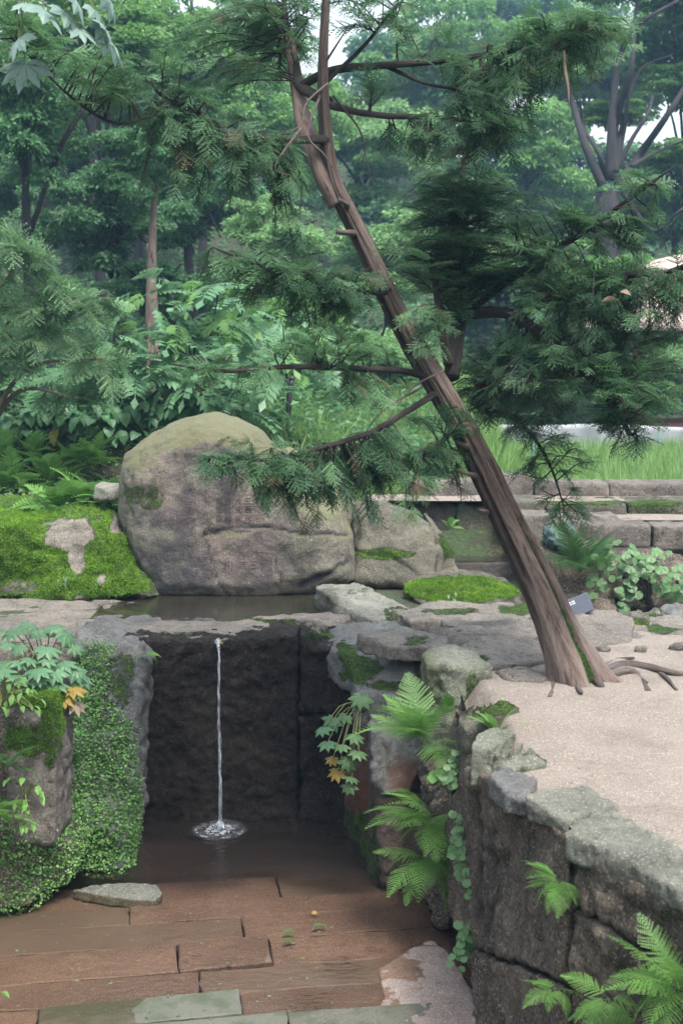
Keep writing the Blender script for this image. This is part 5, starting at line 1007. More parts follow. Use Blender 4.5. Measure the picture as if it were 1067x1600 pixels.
# dry strip hanging from the upper branch, two dry leaves caught in the foliage
P2 = spline([at(881, 78, 6.35), at(884, 105, 6.34), at(889, 135, 6.33), at(889, 168, 6.33)], 24)
wv = np.interp(np.linspace(0, 1, 24), [0, 0.1, 0.5, 0.85, 1], [0.006, 0.009, 0.017, 0.015, 0.004]); a = np.linspace(0.3, 1.6, 24)
cl = np.stack([np.cos(a), np.sin(a), 0*a], 1)*wv[:, None]; cu_ = np.stack([np.sin(a), -np.cos(a), 0*a], 1)*wv[:, None]*0.5
V = np.concatenate([P2-cl-cu_, P2, P2+cl-cu_, P2+cl*0.9-cu_+[0, 0.003, 0], P2+[0, 0.003, 0], P2-cl*0.9-cu_+[0, 0.003, 0]]); i = np.arange(23)
Q = np.vstack([np.stack([A_*24+i, B_*24+i, B_*24+i+1, A_*24+i+1], 1) for A_, B_ in ((0, 1), (1, 2), (2, 3), (3, 4), (4, 5), (5, 0))])
mk('bark_strip', V, Q, M['drybrown'], attrs={'tint': np.repeat(np.linspace(0.2, 0.9, 24)[None], 6, 0).ravel()}, label='dry brown strip hanging from the upper right yew branch', cat='bark strip')
DRY = leafmesh('leaf', M['drybrown'], 'lance')
for px, py, rz, lb in ((968, 456, 0.4, 'upper of two dry brown leaves caught in the yew'), (962, 466, 2.9, 'lower of two dry brown leaves caught in the yew')):
    o = place(DRY, 'dry_leaf', None, at(px, py, 6.15), (1.0, 0.2, rz), 0.07); setp(o, lb, 'leaf', 'dry leaves in the yew')

# ------------------------------------------------------------------ falling water, splash, leaves on the water
def foam_mat():
    b = MB('falling_water')
    n = b.noise(1.0, 4, b.P((160, 160, 9)))
    tr = nd(b.t, 'ShaderNodeBsdfTransparent', {'Color': (0.95, 0.97, 1, 1)}).outputs[0]
    p = b.pbsdf((0.72, 0.77, 0.85), 0.12, None, **{'Specular IOR Level': 0.8})
    return b.fin(nd(b.t, 'ShaderNodeMixShader', {0: b.mr(n, 0.40, 0.68, 0.04, 0.6), 1: tr, 2: p}).outputs[0])
def splash_mat():
    b = MB('splash')
    n = b.noise(38, 5, rough=0.7)
    tr = nd(b.t, 'ShaderNodeBsdfTransparent').outputs[0]; p = b.pbsdf((0.8, 0.84, 0.9), 0.2)
    f = b.math('MULTIPLY', b.mr(n, 0.40, 0.62), b.attr('tint'))
    return b.fin(nd(b.t, 'ShaderNodeMixShader', {0: f, 1: tr, 2: p}).outputs[0])
M['fall'] = foam_mat(); M['splash'] = splash_mat()
wf = T('waterfall', 'thin stream of water falling from the spout into the basin', 'waterfall', on(344, 1292, 0.0))
Yf = 7.82
P2 = spline([at(341, 1000, 7.93), at(342, 1012, 7.88), at(342, 1040, 7.85), at(342, 1120, 7.83), at(344, 1200, Yf), at(344, 1298, Yf)], 140)
P2 = P2 + np.stack([0.0035*fbm(P2*np.array([0, 0, 14.0]), 3, 901), 0*P2[:, 0], 0*P2[:, 0]], 1)
V, Fl, b_ = tube(P2, (0.018, 0.010, 0.006, 0.007, 0.008, 0.009, 0.010, 0.011), 12, 0.95, 88)
mk('stream', V, Fl, M['fall'], wf)
r_ = np.random.default_rng(61); nr, na = 34, 64; cx_, cy_ = on(344, 1297, 0)[:2]
A_, Rr = np.meshgrid(np.linspace(0, 2*np.pi, na, endpoint=False), np.linspace(0.0, 1, nr)); Rm_ = Rr*0.25
V = np.stack([cx_ + np.cos(A_)*Rm_, cy_ + np.sin(A_)*Rm_, 0*A_], -1).reshape(-1, 3); rv = Rr.ravel()
V[:, 2] = 0.006 + 0.010*fbm(V*28, 3, 62)*(1-rv) + 0.006*np.sin(rv*26)*(1-rv) + 0.045*np.exp(-(rv/0.13)**2)*(0.6+0.8*vnoise(V*60, 63)) + 0.02*np.exp(-(rv/0.3)**2)*vnoise(V*45, 64)
i = np.arange(nr-1)[:, None]*na; j = np.arange(na)[None]; k = (j+1) % na; Q = np.stack([i+j, i+k, i+na+k, i+na+j], -1).reshape(-1, 4)
tn = np.clip(sstep(0.8, 0.0, rv)**1.5*1.1 + 0.5*np.exp(-((rv-0.62)/0.06)**2)*vnoise(V*9, 65), 0, 1)
mk('splash', V, Q, M['splash'], wf, True, {'tint': tn})
n = 130; aa = r_.uniform(0, 6.28, n); rd = np.abs(r_.normal(0, 0.06, n)); hh = np.abs(r_.normal(0, 0.035, n))
tet = (np.array([(1, 0, 0), (-0.5, 0.86, 0), (-0.5, -0.86, 0), (0, 0, 1.4)])*1.0, np.array([(0, 1, 3), (1, 2, 3), (2, 0, 3), (0, 2, 1)]), np.full(4, 0.5))
V, Fa, tn = inst(tet, np.stack([cx_+np.cos(aa)*rd, cy_+np.sin(aa)*rd, 0.01+hh], 1), dirframes(rdir(n, r_), 0*aa), r_.uniform(0.0015, 0.004, n), np.full(n, 1.0))
mk('droplets', V, Fa, M['fall'], wf, True, {'tint': tn}, kind='stuff')
def fallen(me, name, px, py, z, s, rz, lb, tilt=0.1):
    o = place(me, name, None, on(px, py, z), (tilt, 0.05, rz), s); setp(o, lb, 'leaf', 'leaves fallen on stone and water')
YEL = leafmesh('leaf', M['yellow'], 'palm', 8); GRN = leafmesh('leaf', M['fern_dark'], 'lance')
fallen(YEL, 'fallen_leaf', 343, 1001, 1.215, 0.035, 1.2, 'yellow leaf lodged in the spout of the waterfall', 0.5)
fallen(YEL, 'fallen_leaf', 490, 1424, 0.012, 0.025, 0.3, 'yellow leaf floating above the paving slabs')
for px, py, rz, lb in ((440, 1458, 0.2, 'left of three green leaves on the wet slabs'), (488, 1449, 0.3, 'right of three green leaves on the wet slabs'), (440, 1473, 0.4, 'front one of three green leaves on the wet slabs')):
    fallen(GRN, 'fallen_leaf', px, py, 0.010, 0.085, rz, lb, 0.0)
# scraps of leaf on the basin floor
n = 90; p = np.array([on(a, b, 0.014) for a, b in zip(r_.uniform(20, 520, n), r_.uniform(1400, 1596, n))])
V, Fa, tn = inst(LEAF, p, dirframes(np.c_[r_.normal(size=(n, 2)), np.zeros(n)], r_.normal(0, 0.1, n)), r_.uniform(0.012, 0.028, n), r_.random(n))
mk('leaf_litter', V, Fa, M['roundleaf'], None, False, {'tint': tn}, label='scraps of yellow green leaf strewn over the paving', cat='leaf litter', kind='stuff')
n = 520; p = np.array([on(a, b, 1.276) for a, b in zip(r_.uniform(760, 1067, n), 1040 + 260*r_.random(n)**0.7)]); p = p[p[:, 0] > np.interp(p[:, 1], wy, wx)+0.15]; n = len(p)
V, Fa, tn = inst(LEAF, p, dirframes(np.c_[r_.normal(size=(n, 2)), np.zeros(n)], r_.normal(0, 0.3, n)), r_.uniform(0.006, 0.016, n), r_.random(n))
mk('twig_litter', V, Fa, M['drybrown'], None, False, {'tint': tn}, label='fine brown needles and twigs scattered over the sand', cat='litter', kind='stuff')

# ------------------------------------------------------------------ dark sign on the flat rock
M['sign'] = plain('sign_slate', (0.075, 0.09, 0.125), 0.55, 40, 0.25); M['letter'] = plain('sign_letter', (0.7, 0.72, 0.76), 0.6, 40, 0.1)
sg = T('sign', 'dark slate box sign with white lettering half hidden by the trunk', 'sign', at(882, 966, 8.2))
Bx = Matrix.Translation(Vector(at(889, 952, 8.2)) - sg.location) @ Matrix.Rotation(R(-22), 4, 'Y') @ Matrix.Rotation(R(-18), 4, 'X')
def boxm(x0, x1, y0, y1, z0, z1, bev=0.0):
    c = [(x0, y0, z0), (x1, y0, z0), (x1, y1, z0), (x0, y1, z0), (x0, y0, z1), (x1, y0, z1), (x1, y1, z1), (x0, y1, z1)]
    return np.array(c, float), np.array([(0, 1, 5, 4), (1, 2, 6, 5), (2, 3, 7, 6), (3, 0, 4, 7), (4, 5, 6, 7), (3, 2, 1, 0)])
V, Q = boxm(-0.15, 0.15, 0, 0.05, -0.062, 0.062)
V = np.array([(Bx @ Vector(v))[:] for v in V]); me = mesh('panel', V, Q, M['sign'], False); o = place(me, 'panel', sg)
bm_ = o.modifiers.new('b', 'BEVEL'); bm_.width = 0.004; bm_.segments = 2
strokes = []
def st(x0, x1, z0, z1):
    V, Q = boxm(x0, x1, -0.002, 0.0015, z0, z1); strokes.append((np.array([(Bx @ Vector(v))[:] for v in V]), [Q], np.zeros((8, 3))))
r_ = np.random.default_rng(12)
for gx_ in (-0.06, -0.034, 0.004, 0.03):
    st(gx_, gx_+0.020, 0.038, 0.042); st(gx_, gx_+0.003, 0.020, 0.038); st(gx_+0.004, gx_+0.02, 0.020, 0.0235); st(gx_+0.009, gx_+0.012, 0.022, 0.036); st(gx_+0.016, gx_+0.0195, 0.018, 0.040)
for k_ in range(8): st(-0.06+k_*0.009, -0.0545+k_*0.009, -0.012, -0.002 + (0.004 if k_ % 3 == 0 else 0)); 
V, Fl, _ = join(strokes); place(mesh('lettering', V, Fl, M['letter'], False), 'lettering', sg)

# ------------------------------------------------------------------ green bag on the bank
M['bag'] = plain('bag_plastic', (0.045, 0.085, 0.08), 0.6, 14, 0.35)
V0, F0 = face([(852, 850, 9.62), (853, 828, 9.65), (864, 825, 9.65), (872, 832, 9.65), (880, 824, 9.65), (893, 823, 9.65), (900, 835, 9.62), (903, 858, 9.6), (880, 864, 9.58), (868, 856, 9.6)], 0.18, ((-0.35, 0.7), (0, 1), (0.6, 1), (1, 0.7)))
V, Q = remesh(V0, F0, 0.009); V = smooth_v(V, Q, 4); N = normals(V, Q)
fo = np.abs(fbm(V*np.array([14, 14, 7]), 3, 401)); V = V + N*(0.02*np.exp(-(fo/0.12)**2) - 0.012*fbm(V*9, 2, 402))[:, None]
mk('plastic_bag', V, Q, M['bag'], label='crumpled green plastic bag left on the bank above the fern', cat='bag')

# ------------------------------------------------------------------ rice field, tarp fence, posts, pavilion
r_ = np.random.default_rng(71); n = 26000
u = r_.random(n); Yg = 11.75 + 7.0*u**1.1; Xg = 1.35 + (Yg-11.75)*0.02 + r_.random(n)*(Yg*0.33 - 1.0)
zb = hgt(Xg, Yg); blade = (np.array([(0, 0.018, 0), (0, -0.018, 0), (0.55, 0.013, 0.02), (0.55, -0.013, 0.02), (1, 0, 0.18)]), np.array([(0, 1, 3), (0, 3, 2), (2, 3, 4)]), np.array([0.2, 0.2, 0.5, 0.5, 0.8]))
d = np.stack([r_.normal(0, 0.2, n), r_.normal(0, 0.2, n), np.ones(n)], 1)
V, Fa, tn = inst(blade, np.stack([Xg, Yg, zb-0.02], 1), dirframes(d, r_.uniform(0, 6.28, n)), 0.52*r_.uniform(0.7, 1.12, n), np.clip(0.5+0.3*fbm(np.stack([Xg, Yg, 0*Xg], 1)*0.9, 3, 72)+r_.normal(0, 0.12, n), 0, 1))
mk('rice_field_grass', V, Fa, M['grass'], None, False, {'tint': tn}, label='tall pale green rice growing behind the granite kerb', cat='grass', kind='stuff')
M['tarp'] = plain('tarp', (0.26, 0.28, 0.30), 0.6, 4, 0.25); M['tealpost'] = plain('teal_post', (0.05, 0.16, 0.13), 0.5)
nx, ny = 120, 9; X, Zt = np.meshgrid(np.linspace(1.2, 7.5, nx), np.linspace(0, 1, ny)); 
yy = 18.8 + 0.05*np.sin(X*3.1) + 0.04*np.sin(X*7.7+1) + 0.5*sstep(3, 1.2, X); top_ = 2.02 + 0.03*np.sin(X*2.1) + 0.10*sstep(3.2, 1.2, X)
V = np.stack([X, yy+0.03*np.sin(X*13)*Zt, 1.45+(top_-1.45)*Zt], -1).reshape(-1, 3)
V2 = V + np.array([0, 0.012, 0]); n0 = len(V); g = gridq(nx, ny); ed = np.array([(c, c+1, n0+c+1, n0+c) for c in range((ny-1)*nx, ny*nx-1)])
tf = mk('tarp_fence', np.vstack([V, V2]), np.vstack([g, g[:, ::-1]+n0, ed]), M['tarp'], label='long pale grey tarp barrier along the back of the rice field', cat='barrier')
for px, Y, z1, lb in ((833, 12.2, 2.28, 'thin teal post standing in the rice behind the kerb'), (1028, 17.5, 2.05, 'thin teal post at the far side of the rice')):
    b0 = at(px, 700, Y); V, Fl, b_ = tube(np.array([[b0[0], Y, 1.35], [b0[0], Y, (z1+1.35)/2], [b0[0], Y, z1]]), (0.012, 0.012), 8); t = T('post', lb, 'post', (b0[0], Y, 1.35)); mk('shaft', V, Fl, M['tealpost'], t); V, Fl, b_ = tube(np.array([[b0[0], Y, z1], [b0[0], Y, z1+0.008], [b0[0], Y, z1+0.02]]), (0.016, 0.016, 0.008), 8); mk('cap', V, Fl, M['tealpost'], t)
M['redwood'] = plain('red_wood', (0.10, 0.035, 0.03), 0.6); M['stonebase'] = M['granite']
def thatch_mat():
    b = MB('thatch'); v = b.P((14, 14, 60)); col = b.mix(b.mr(b.noise(1, 4, v), 0.35, 0.65), (0.30, 0.24, 0.20), (0.45, 0.37, 0.32)); return b.fin(b.pbsdf(col, 0.9, b.bump(b.noise(1, 4, v), 0.8, 0.02)))
M['thatch'] = thatch_mat()
pc = at(1052, 690, 21.5); pc[2] = 1.5; pv = T('pavilion', 'small thatched pavilion with red posts beyond the rice field', 'pavilion', pc)
for dx in (-0.85, 0.85):
    for dy in (-0.85, 0.85):
        V, Fl, b_ = tube(np.array([pc+[dx, dy, 0.3], pc+[dx, dy, 1.2], pc+[dx, dy, 2.05]]), (0.085, 0.08), 12); mk('post', V, Fl, M['redwood'], pv)
V, Q = boxm(-1.15, 1.15, -1.15, 1.15, 0, 0.32); mk('plinth', V+pc, Q, M['granite'], pv, False, {'moss': np.zeros(8), 'stain': np.zeros(8), 'pink': np.zeros(8)})
for i_, (x0, x1, y0, y1) in enumerate(((-0.8, 0.8, -0.9, -0.82), (-0.8, 0.8, 0.82, 0.9), (-0.9, -0.82, -0.8, 0.8), (0.82, 0.9, -0.8, 0.8))):
    for z0, z1 in ((0.36, 0.46), (1.9, 2.02)):
        V, Q = boxm(x0, x1, y0, y1, z0, z1); mk('rail', V+pc, Q, M['redwood'], pv, False)
prof = [(0.05, 3.2), (0.4, 3.12), (0.9, 2.8), (1.35, 2.35), (1.6, 2.02), (1.62, 1.92), (1.5, 1.95), (0.9, 2.25), (0.05, 2.5)]
a = np.linspace(0, 2*np.pi, 40, endpoint=False); V = np.concatenate([np.stack([pc[0]+np.cos(a)*q*(1+0.02*np.sin(9*a)), pc[1]+np.sin(a)*q, 0*a+pc[2]+h_], 1) for q, h_ in prof]); i = np.arange(len(prof)-1)[:, None]*40; j = np.arange(40)[None]; k = (j+1) % 40
mk('roof', V, np.stack([i+j, i+k, i+40+k, i+40+j], -1).reshape(-1, 4), M['thatch'], pv)
# thin dark pole behind the boulder
p0, p1 = at(447, 668, 12.5), at(456, 592, 12.5); M['pole'] = plain('pole', (0.02, 0.02, 0.025), 0.6)
t = T('pole', 'thin dark pole leaning on the slope behind the boulder', 'pole', p0); V, Fl, b_ = tube(spline([p0-[0, 0, 0.3], (p0+p1)/2, p1], 8), (0.028, 0.026), 8); mk('shaft', V, Fl, M['pole'], t); V, Fl, b_ = tube(np.array([p1, p1+[0, 0, .01], p1+[0, 0, .03]]), (0.034, 0.03, 0.012), 8); mk('cap', V, Fl, M['pole'], t)

# ------------------------------------------------------------------ slope vegetation behind
r_ = np.random.default_rng(81); n = 16000; Yg = 11.3 + 9*r_.random(n)**1.3; Xg = -0.9 + r_.random(n)*(2.6 + (Yg-11)*0.06)
d = np.stack([r_.normal(0, 0.45, n), r_.normal(-0.1, 0.4, n), np.ones(n)], 1)
V, Fa, tn = inst(blade, np.stack([Xg, Yg, hgt(Xg, Yg)], 1), dirframes(d, r_.uniform(0, 6.28, n)), 0.26*r_.uniform(0.5, 1.3, n), np.clip(r_.normal(0.55, 0.2, n), 0, 1))
mk('slope_grass', V, Fa, M['grass'], None, False, {'tint': tn}, label='bright green grass on the slope behind the boulder', cat='grass', kind='stuff')
n = 9000; Yg = 9.9 + 2.6*r_.random(n); Xg = -4.6 + r_.random(n)*3.4
V, Fa, tn = inst(QUADL, np.stack([Xg, Yg, hgt(Xg, Yg)+0.03*r_.random(n)+0.02], 1), dirframes(np.c_[r_.normal(size=(n, 2)), r_.uniform(0, 0.8, n)], r_.normal(0, 0.6, n)), r_.uniform(0.02, 0.05, n), r_.random(n))
mk('ground_cover', V, Fa, M['creeper'], None, False, {'tint': tn}, label='low leafy ground cover on the left bank', cat='ground cover', kind='stuff')
n = 64000; Yg = 12.2 + 50*r_.random(n)**1.6; Xg = (r_.random(n)-0.5)*(Yg*0.95); kz = (Xg > 1.2+(Yg-12)*0.05) & (Yg < 20); Yg, Xg = Yg[~kz], Xg[~kz]; n = len(Yg)
V, Fa, tn = inst(LEAF, np.stack([Xg, Yg, hgt(Xg, Yg)+0.35*r_.random(n)**2], 1), dirframes(np.c_[r_.normal(size=(n, 2)), r_.uniform(-0.3, 0.6, n)], r_.normal(0, 0.7, n)), (0.05+0.004*Yg)*r_.uniform(0.6, 1.4, n), r_.random(n))
mk('undergrowth', V, Fa, M['leaf_dark'], None, False, {'tint': tn}, label='mass of low undergrowth covering the wooded slope', cat='undergrowth', kind='stuff')

# broad-leaved plants in a row along the bank top
HOST = leafmesh('leaf', M['leaf_blue'], 'lance'); HOSTG = leafmesh('leaf', M['leaf_dark'], 'lance')
names = ['at the left frame edge', 'second from the left edge', 'third from the left edge', 'fourth from the left edge', 'fifth along the bank', 'sixth along the bank', 'seventh along the bank', 'eighth along the bank, nearest the boulder']
for i_ in range(8):
    px = -10 + 42*i_; b0 = at(px, 684, 12.35); b0[2] = hgt(b0[0], b0[1])
    t = T('broadleaf_plant', 'clump of drooping broad leaves on the bank top, ' + names[i_], 'plant', b0, 'broad-leaved row on the bank top')
    for k_ in range(26):
        a = r_.uniform(-math.pi, math.pi); e = r_.uniform(0.03, 0.22)
        place([HOST, HOSTG, HOST][k_ % 3] if k_ % 13 or i_ > 2 else LANY, 'leaf', t, (math.cos(a)*e, math.sin(a)*e-0.1, r_.uniform(0.03, 0.34)), (r_.normal(0, 0.2), R(r_.uniform(5, 65)), -math.pi/2 + r_.normal(0, 0.9)), (0.2*r_.uniform(0.7, 1.1), 0.26, 0.2))
# shrubs of compound leaves
def shrub(label, px0, px1, py0, py1, Y, Yr, n, L, me, seed, group=None, nm='compound_leaf_shrub'):
    r = np.random.default_rng(seed); cx0 = (px0+px1)/2; b0 = at(cx0, py1, Y); b0[2] = hgt(b0[0], b0[1])
    sp = [at(r.uniform(px0, px1), py0+(py1-py0)*r.random()**0.9, Y+r.uniform(-Yr, Yr)) for _ in range(n)]
    t = T(nm, label, 'shrub', b0, group); st = []
    for p in sp:
        d = p-b0; place(me[r.integers(len(me))], 'leaf', t, d, (R(r.normal(0, 22)), R(r.normal(12, 22)), -math.pi/2 + r.normal(0, 1.1)), L*r.uniform(0.7, 1.25))
    for k_ in range(7):
        p = sp[r.integers(n)]; st.append(tube(spline([b0, (b0+p)/2+[0, 0, 0.1], p], 8), (0.016, 0.006), 5, cap=False))
    V, Fl, b_ = join(st); wood('stem', V, Fl, b_, t, 'bark_grey')['kind'] = 'stuff'
shrub('pale compound-leaved shrub above the boulder', 215, 400, 425, 560, 13.0, 0.5, 75, 0.48, [PIN, PIN, PING], 1, 'compound-leaved shrubs')
shrub('compound-leaved shrub just behind the boulder top', 240, 440, 540, 655, 12.3, 0.5, 70, 0.42, [PIN, PIND], 2, 'compound-leaved shrubs')
shrub('shaded compound-leaved shrub over the bank top', 90, 250, 520, 660, 12.8, 0.4, 70, 0.44, [PIND, PIN], 3, 'compound-leaved shrubs')
shrub('dark compound-leaved shrub at the left edge over the bank', -60, 90, 560, 670, 12.9, 0.4, 60, 0.44, [PIND, PIN], 4, 'compound-leaved shrubs')
shrub('compound-leaved shrub between boulder and leaning trunk', 380, 520, 470, 600, 14.5, 0.6, 60, 0.5, [PING, PIN], 5, 'compound-leaved shrubs')
# overhanging branch with big pale leaves, top left
b0 = at(20, -120, 5.2); M['leaf_silver'] = leaf_mat('leaf_silver', (0.16, 0.27, 0.22), (0.30, 0.42, 0.37), 0.35, 0.35); PALMP = leafmesh('leaf', M['leaf_silver'], 'palm', 6)
t = leafy('overhanging_branch', 'large pale lobed leaves hanging in from the top left', 'branch', b0, spots([(45, 5, 5.3), (70, 15, 5.25), (105, 20, 5.3), (125, 45, 5.3), (150, 15, 5.35), (160, 40, 5.35), (172, 65, 5.4), (120, 0, 5.3), (170, -5, 5.4), (30, 60, 5.3), (40, 100, 5.35)]), [PALMP]*11, 0.105, 91, True, None, 0.8)
# fine-needled shrubs at the left, same kind as the leaning tree
def needle_shrub(label, base, blobs, seed, nm='yew_shrub', mat='yew_light', sc=(0.14, 0.25), dens=1.2):
    b0 = at(*base); b0[2] = hgt(b0[0], b0[1]); t = T(nm, label, 'shrub', b0)
    for k_, bl in enumerate(blobs):
        e = at(bl[0], bl[1], bl[4]); path = [b0, b0*0.55+e*0.45+np.array([0, 0, 0.5]), e]
        global at_save
        (V2, F2, t2), tw_ = foliage3(spline(path, 60), [bl], seed+k_, sc, dens)
        V, Fl, b_ = join([tube(spline(path, 24), (0.035, 0.02, 0.008), 7, 0.15, k_)] + tw_)
        br = wood('branch', V, Fl, b_, t, 'bark'); mk('foliage', V2, F2, M[mat], br, False, {'tint': t2}, kind='stuff')
def foliage3(bp, blobs, seed, scale, dens):
    global at
    return foliage_pts(bp, blobs, seed, scale, dens)
def foliage_pts(bp, blobs, seed, scale, dens):
    r = np.random.default_rng(seed); tw_ = []; parts = []
    for cx, cy, rx, ry, Yc, Yr, dn, ti in blobs:
        k = PX(Yc); ns = max(4, int(rx*ry*math.pi*dn*dens/1500)); c = at(cx, cy, Yc)
        for _ in range(ns):
            v = rdir(1, r)[0]*r.random()**0.4; e = c+np.array([v[0]*rx*k, v[1]*Yr, v[2]*ry*k]); b = bp[np.argmin(np.linalg.norm(bp-e, axis=1))]; L = np.linalg.norm(e-b); L0 = min(L, 0.8); a = e+(b-e)/max(L, 1e-6)*L0
            pp = spline([a, (a+e)/2+[0, 0, 0.1*L0], e-[0, 0, 0.05*L0]], 8); tw_.append(tube(pp, (0.006, 0.003), 4, cap=False)); m = 14; tt_ = r.uniform(0.1, 1, m); i0 = np.minimum((tt_*7).astype(int), 6); p = pp[i0]; d = pp[i0+1]-pp[i0]; d /= np.linalg.norm(d, axis=1, keepdims=True)+1e-9
            d = d + r.normal(0, 0.5, (m, 3)); parts.append(inst(SPR[r.integers(4)], p, dirframes(d, r.normal(0, 0.6, m)), r.uniform(*scale, m), np.clip(ti+r.normal(0, 0.18, m), 0, 1), 0.2))
    return jl(parts), tw_
needle_shrub('fine-needled grey green shrub spreading at the left edge', (-60, 680, 11.5), [(30, 400, 90, 50, 11.2, 0.6, 1, 0.55), (120, 470, 100, 55, 11.2, 0.6, 1, 0.5), (30, 540, 100, 60, 11.2, 0.6, 1, 0.5), (150, 560, 80, 60, 11.0, 0.5, 0.8, 0.45), (60, 460, 90, 50, 11.2, 0.6, 0.8, 0.6), (130, 625, 70, 30, 11.2, 0.5, 0.5, 0.4)], 900)

# ------------------------------------------------------------------ trees of the wood behind
def crown_mesh(name, seed, mat, nclump=46, nleaf=9000, leaf=0.05, flat=0.8):
    r = np.random.default_rng(seed); c = rdir(nclump, r)*(r.random((nclump, 1))**0.45)*0.78*np.array([1, 1, flat]); rad = r.uniform(0.14, 0.30, nclump)
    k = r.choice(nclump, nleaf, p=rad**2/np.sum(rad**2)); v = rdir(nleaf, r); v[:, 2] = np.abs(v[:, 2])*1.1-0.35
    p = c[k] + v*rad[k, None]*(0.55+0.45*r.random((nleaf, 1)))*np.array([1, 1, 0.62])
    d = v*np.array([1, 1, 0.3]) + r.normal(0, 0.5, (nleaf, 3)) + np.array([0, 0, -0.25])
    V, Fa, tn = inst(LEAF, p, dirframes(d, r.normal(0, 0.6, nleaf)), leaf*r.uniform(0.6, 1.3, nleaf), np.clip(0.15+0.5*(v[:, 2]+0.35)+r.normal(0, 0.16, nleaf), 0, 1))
    return mesh(name, V, Fa, mat, False, {'tint': tn})
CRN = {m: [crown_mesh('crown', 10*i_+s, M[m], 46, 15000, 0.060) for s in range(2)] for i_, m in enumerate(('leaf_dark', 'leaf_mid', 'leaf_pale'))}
def bgtree(label, px, py, Y, rx, ry, m, seed, nm='woodland_tree', trunk_r=0.12, lean=0.0):
    r = np.random.default_rng(seed); c = at(px, py, Y); k = PX(Y); b0 = np.array([c[0]-lean, Y+0.3, 0]); b0[2] = hgt(b0[0], b0[1])-0.1
    t = T(nm, label, 'tree', b0, 'trees of the wood behind'); wd = [tube(spline([b0, (b0+c)/2+r.normal(0, 0.15, 3), c+[0, 0, ry*k*0.5]], 20), (trunk_r, trunk_r*0.7, trunk_r*0.25), 9, 0.15, seed)]
    for _ in range(6):
        e = c + rdir(1, r)[0]*np.array([rx, rx, ry])*k*0.75; a = b0+(c-b0)*r.uniform(0.55, 0.95); wd.append(tube(spline([a, (a+e)/2+[0, 0, 0.15*ry*k], e], 10), (trunk_r*0.35, trunk_r*0.12), 6, cap=False))
    V, Fl, b_ = join(wd); wood('trunk', V, Fl, b_, t, 'bark_grey')
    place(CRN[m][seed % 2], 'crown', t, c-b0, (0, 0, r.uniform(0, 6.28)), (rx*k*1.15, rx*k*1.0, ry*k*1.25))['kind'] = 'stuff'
BT = [(60, 60, 26, 150, 130, 'leaf_mid', 'green tree behind the overhanging pale leaves'), (-20, 260, 24, 130, 140, 'leaf_dark', 'dim tree at the far left behind the dark dense tree'), (110, 240, 34, 150, 130, 'leaf_mid', 'far tree filling the gap above the needle shrub'), (350, 140, 40, 160, 150, 'leaf_mid', 'far tree behind the left yew branches'), (40, 190, 15.5, 150, 150, 'leaf_dark', 'dark dense tree filling the upper left edge'), (170, 330, 18, 130, 120, 'leaf_dark', 'dark tree behind the slender trunk at left'), (-70, 420, 14.5, 120, 120, 'leaf_dark', 'dark tree cut by the left edge behind the needle shrub'), (150, 70, 21, 150, 110, 'leaf_mid', 'bright green tree at the top left corner'),
 (300, 60, 24, 140, 120, 'leaf_mid', 'green tree at the top left of centre'), (300, 300, 22, 130, 110, 'leaf_dark', 'shaded tree in the left middle of the wood'), (420, 190, 28, 140, 120, 'leaf_mid', 'tree behind the left yew branches'), (430, 370, 19, 110, 80, 'leaf_pale', 'pale leafy tree left of the upper trunk'), (570, 230, 32, 130, 110, 'leaf_pale', 'hazy pale tree right behind the upper trunk'),
 (470, 500, 16.5, 90, 60, 'leaf_mid', 'bushy young tree left of the middle trunk'), (590, 560, 17.5, 90, 70, 'leaf_pale', 'light green bush showing under the yew branches'), (610, 400, 24, 120, 90, 'leaf_pale', 'pale tree behind the dark yew mass'), (700, 90, 42, 150, 130, 'leaf_mid', 'distant tree at the top right of centre'), (820, 250, 36, 140, 130, 'leaf_mid', 'distant hazy tree left of the many-stemmed tree'),
 (950, 90, 40, 160, 120, 'leaf_mid', 'far blue green crown at the upper right'), (1080, 60, 28, 110, 130, 'leaf_dark', 'dark crown hanging in at the top right corner'), (1060, 330, 30, 120, 110, 'leaf_dark', 'dim tree at the right edge below the many-stemmed tree'), (780, 420, 25, 120, 90, 'leaf_pale', 'pale tree behind the right yew branches'), (920, 440, 24.5, 120, 80, 'leaf_mid', 'tree behind the drooping yew branch'), (1050, 560, 26, 110, 90, 'leaf_pale', 'light tree beside the pavilion'),
 (880, 610, 24, 100, 50, 'leaf_pale', 'light green bush beyond the rice field'), (730, 610, 22, 90, 60, 'leaf_mid', 'bush beyond the rice field behind the trunk'), (990, 620, 25, 80, 50, 'leaf_mid', 'dark bush left of the pavilion post'), (240, 450, 17, 100, 70, 'leaf_dark', 'dark bush under the slender trunk'), (640, 180, 55, 140, 150, 'leaf_dark', 'far dim tree between the yew branches'), (830, 60, 60, 170, 120, 'leaf_dark', 'farthest tree at the top of the right half'), (200, 170, 32, 170, 140, 'leaf_dark', 'far dark tree behind the upper left crowns'), (360, 480, 24, 120, 90, 'leaf_dark', 'dark tree low in the wood behind the pale shrub'), (520, 380, 40, 140, 110, 'leaf_dark', 'dim distant tree left of the trunk'), (950, 300, 50, 200, 130, 'leaf_dark', 'dim distant tree behind the many stems'), (700, 500, 34, 160, 110, 'leaf_dark', 'dim distant tree behind the yew mass')]
for i_, (px, py, Y, rx, ry, m, lb) in enumerate(BT): bgtree(lb, px, py, Y, rx, ry, m, 700+i_, trunk_r=0.06+0.002*Y)
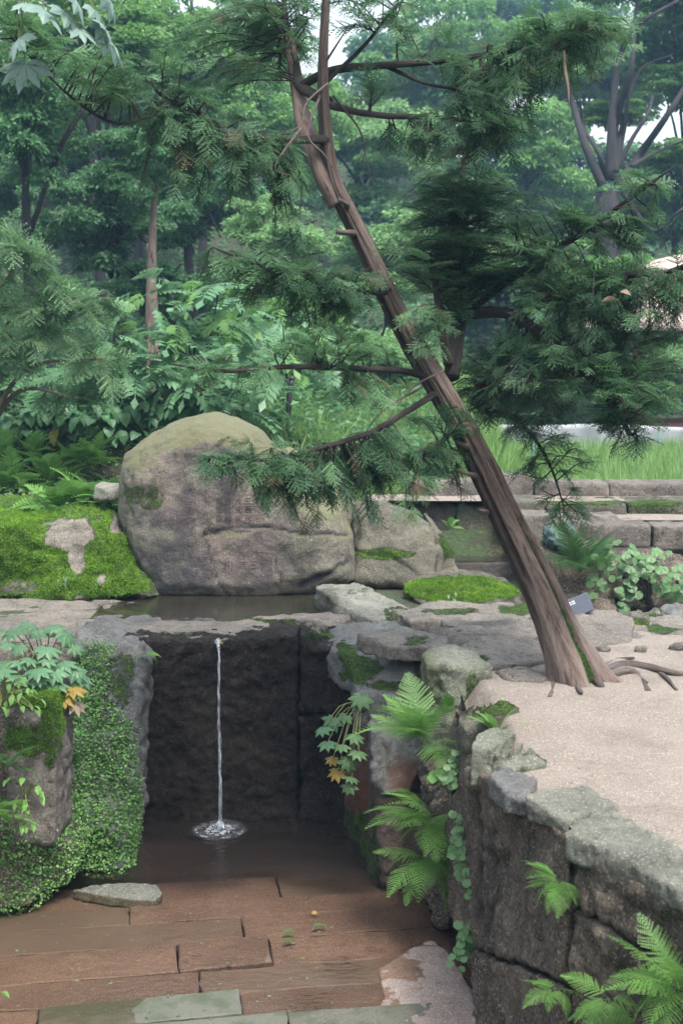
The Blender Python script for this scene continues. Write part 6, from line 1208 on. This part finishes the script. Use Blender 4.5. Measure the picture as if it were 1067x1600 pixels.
# slender trunk at left and the many-stemmed tree at right
b0 = at(236, 560, 16); b0[2] = hgt(b0[0], 16)-0.1; t = T('slender_tree', 'slender bare-trunked tree in the left of the wood', 'tree', b0)
V, Fl, b_ = join([tube(spline([b0, at(236, 480, 16), at(238, 400, 16), at(240, 340, 16), at(246, 250, 16)], 24), (0.075, 0.06, 0.03), 9, 0.15, 1), tube(spline([b0+[0.08, 0, 0], at(243, 500, 16), at(240, 440, 16), at(232, 380, 16)], 16), (0.05, 0.03), 8, 0.15, 2)]); wood('trunk', V, Fl, b_, t, 'bark')
place(CRN['leaf_dark'][0], 'crown', t, at(235, 260, 16)-b0, (0, 0, 1), (0.9, 0.9, 0.8))['kind'] = 'stuff'
Ym = 26; b0 = at(945, 420, Ym); b0[2] = min(b0[2], hgt(b0[0], Ym)); t = T('many_stemmed_tree', 'large tree with a fan of dark stems at the upper right', 'tree', b0); jn_ = at(948, 300, Ym)
wd = [tube(spline([b0, (b0+jn_)/2, jn_], 12), (0.34, 0.28, 0.24), 12, 0.2, 3)]
for pts, r0 in (([(940, 290), (915, 230), (895, 165), (880, 110), (850, 40)], 0.15), ([(945, 280), (935, 240), (912, 200), (905, 150)], 0.10), ([(952, 280), (955, 200), (962, 120), (975, 70), (1010, 30), (1060, 0)], 0.15), ([(955, 270), (962, 190), (985, 110), (990, 40), (1000, -30)], 0.13), ([(965, 290), (1000, 240), (1035, 190), (1067, 140), (1100, 90)], 0.15), ([(960, 270), (985, 220), (1010, 180), (1020, 150)], 0.09), ([(958, 265), (975, 180), (1000, 110), (1050, 85)], 0.08), ([(985, 260), (1030, 235), (1080, 215)], 0.07), ([(970, 300), (1020, 360), (1060, 330), (1100, 300)], 0.08), ([(955, 280), (970, 220), (980, 160), (985, 90)], 0.12)):
    wd.append(tube(spline([at(a, b, Ym + 0.4*math.sin(a)) for a, b in pts], 26), (r0*0.65, r0*0.42, r0*0.2), 8, 0.15, int(pts[-1][0])))
V, Fl, b_ = join(wd); wood('trunk', V, Fl, b_, t, 'bark_grey')
for q_, (px, py, rx, ry) in enumerate(((880, 60, 110, 60), (1010, -30, 140, 70), (1080, 120, 90, 60), (960, 180, 70, 40), (1050, 240, 70, 40))):
    place(CRN['leaf_mid'][q_ % 2], 'crown', t, at(px, py, Ym+0.8)-b0, (0, 0, q_*1.3), (rx*PX(Ym), rx*PX(Ym), ry*PX(Ym)))['kind'] = 'stuff'

# ------------------------------------------------------------------ the damp air
V, Q = boxm(-58, 58, -30, 108, -3.5, 36)
hz = bpy.data.materials.new('haze'); hz.use_nodes = True; ht = hz.node_tree; ht.nodes.clear(); ho = ht.nodes.new('ShaderNodeOutputMaterial'); pv_ = ht.nodes.new('ShaderNodeVolumePrincipled')
pv_.inputs['Color'].default_value = (0.34, 0.56, 0.82, 1); pv_.inputs['Density'].default_value = 0.0027; pv_.inputs['Anisotropy'].default_value = 0.25
ht.links.new(pv_.outputs[0], ho.inputs['Volume'])
mk('haze', V, Q, hz, None, False, label='faint bluish haze hanging in the wood', cat='haze', kind='stuff')
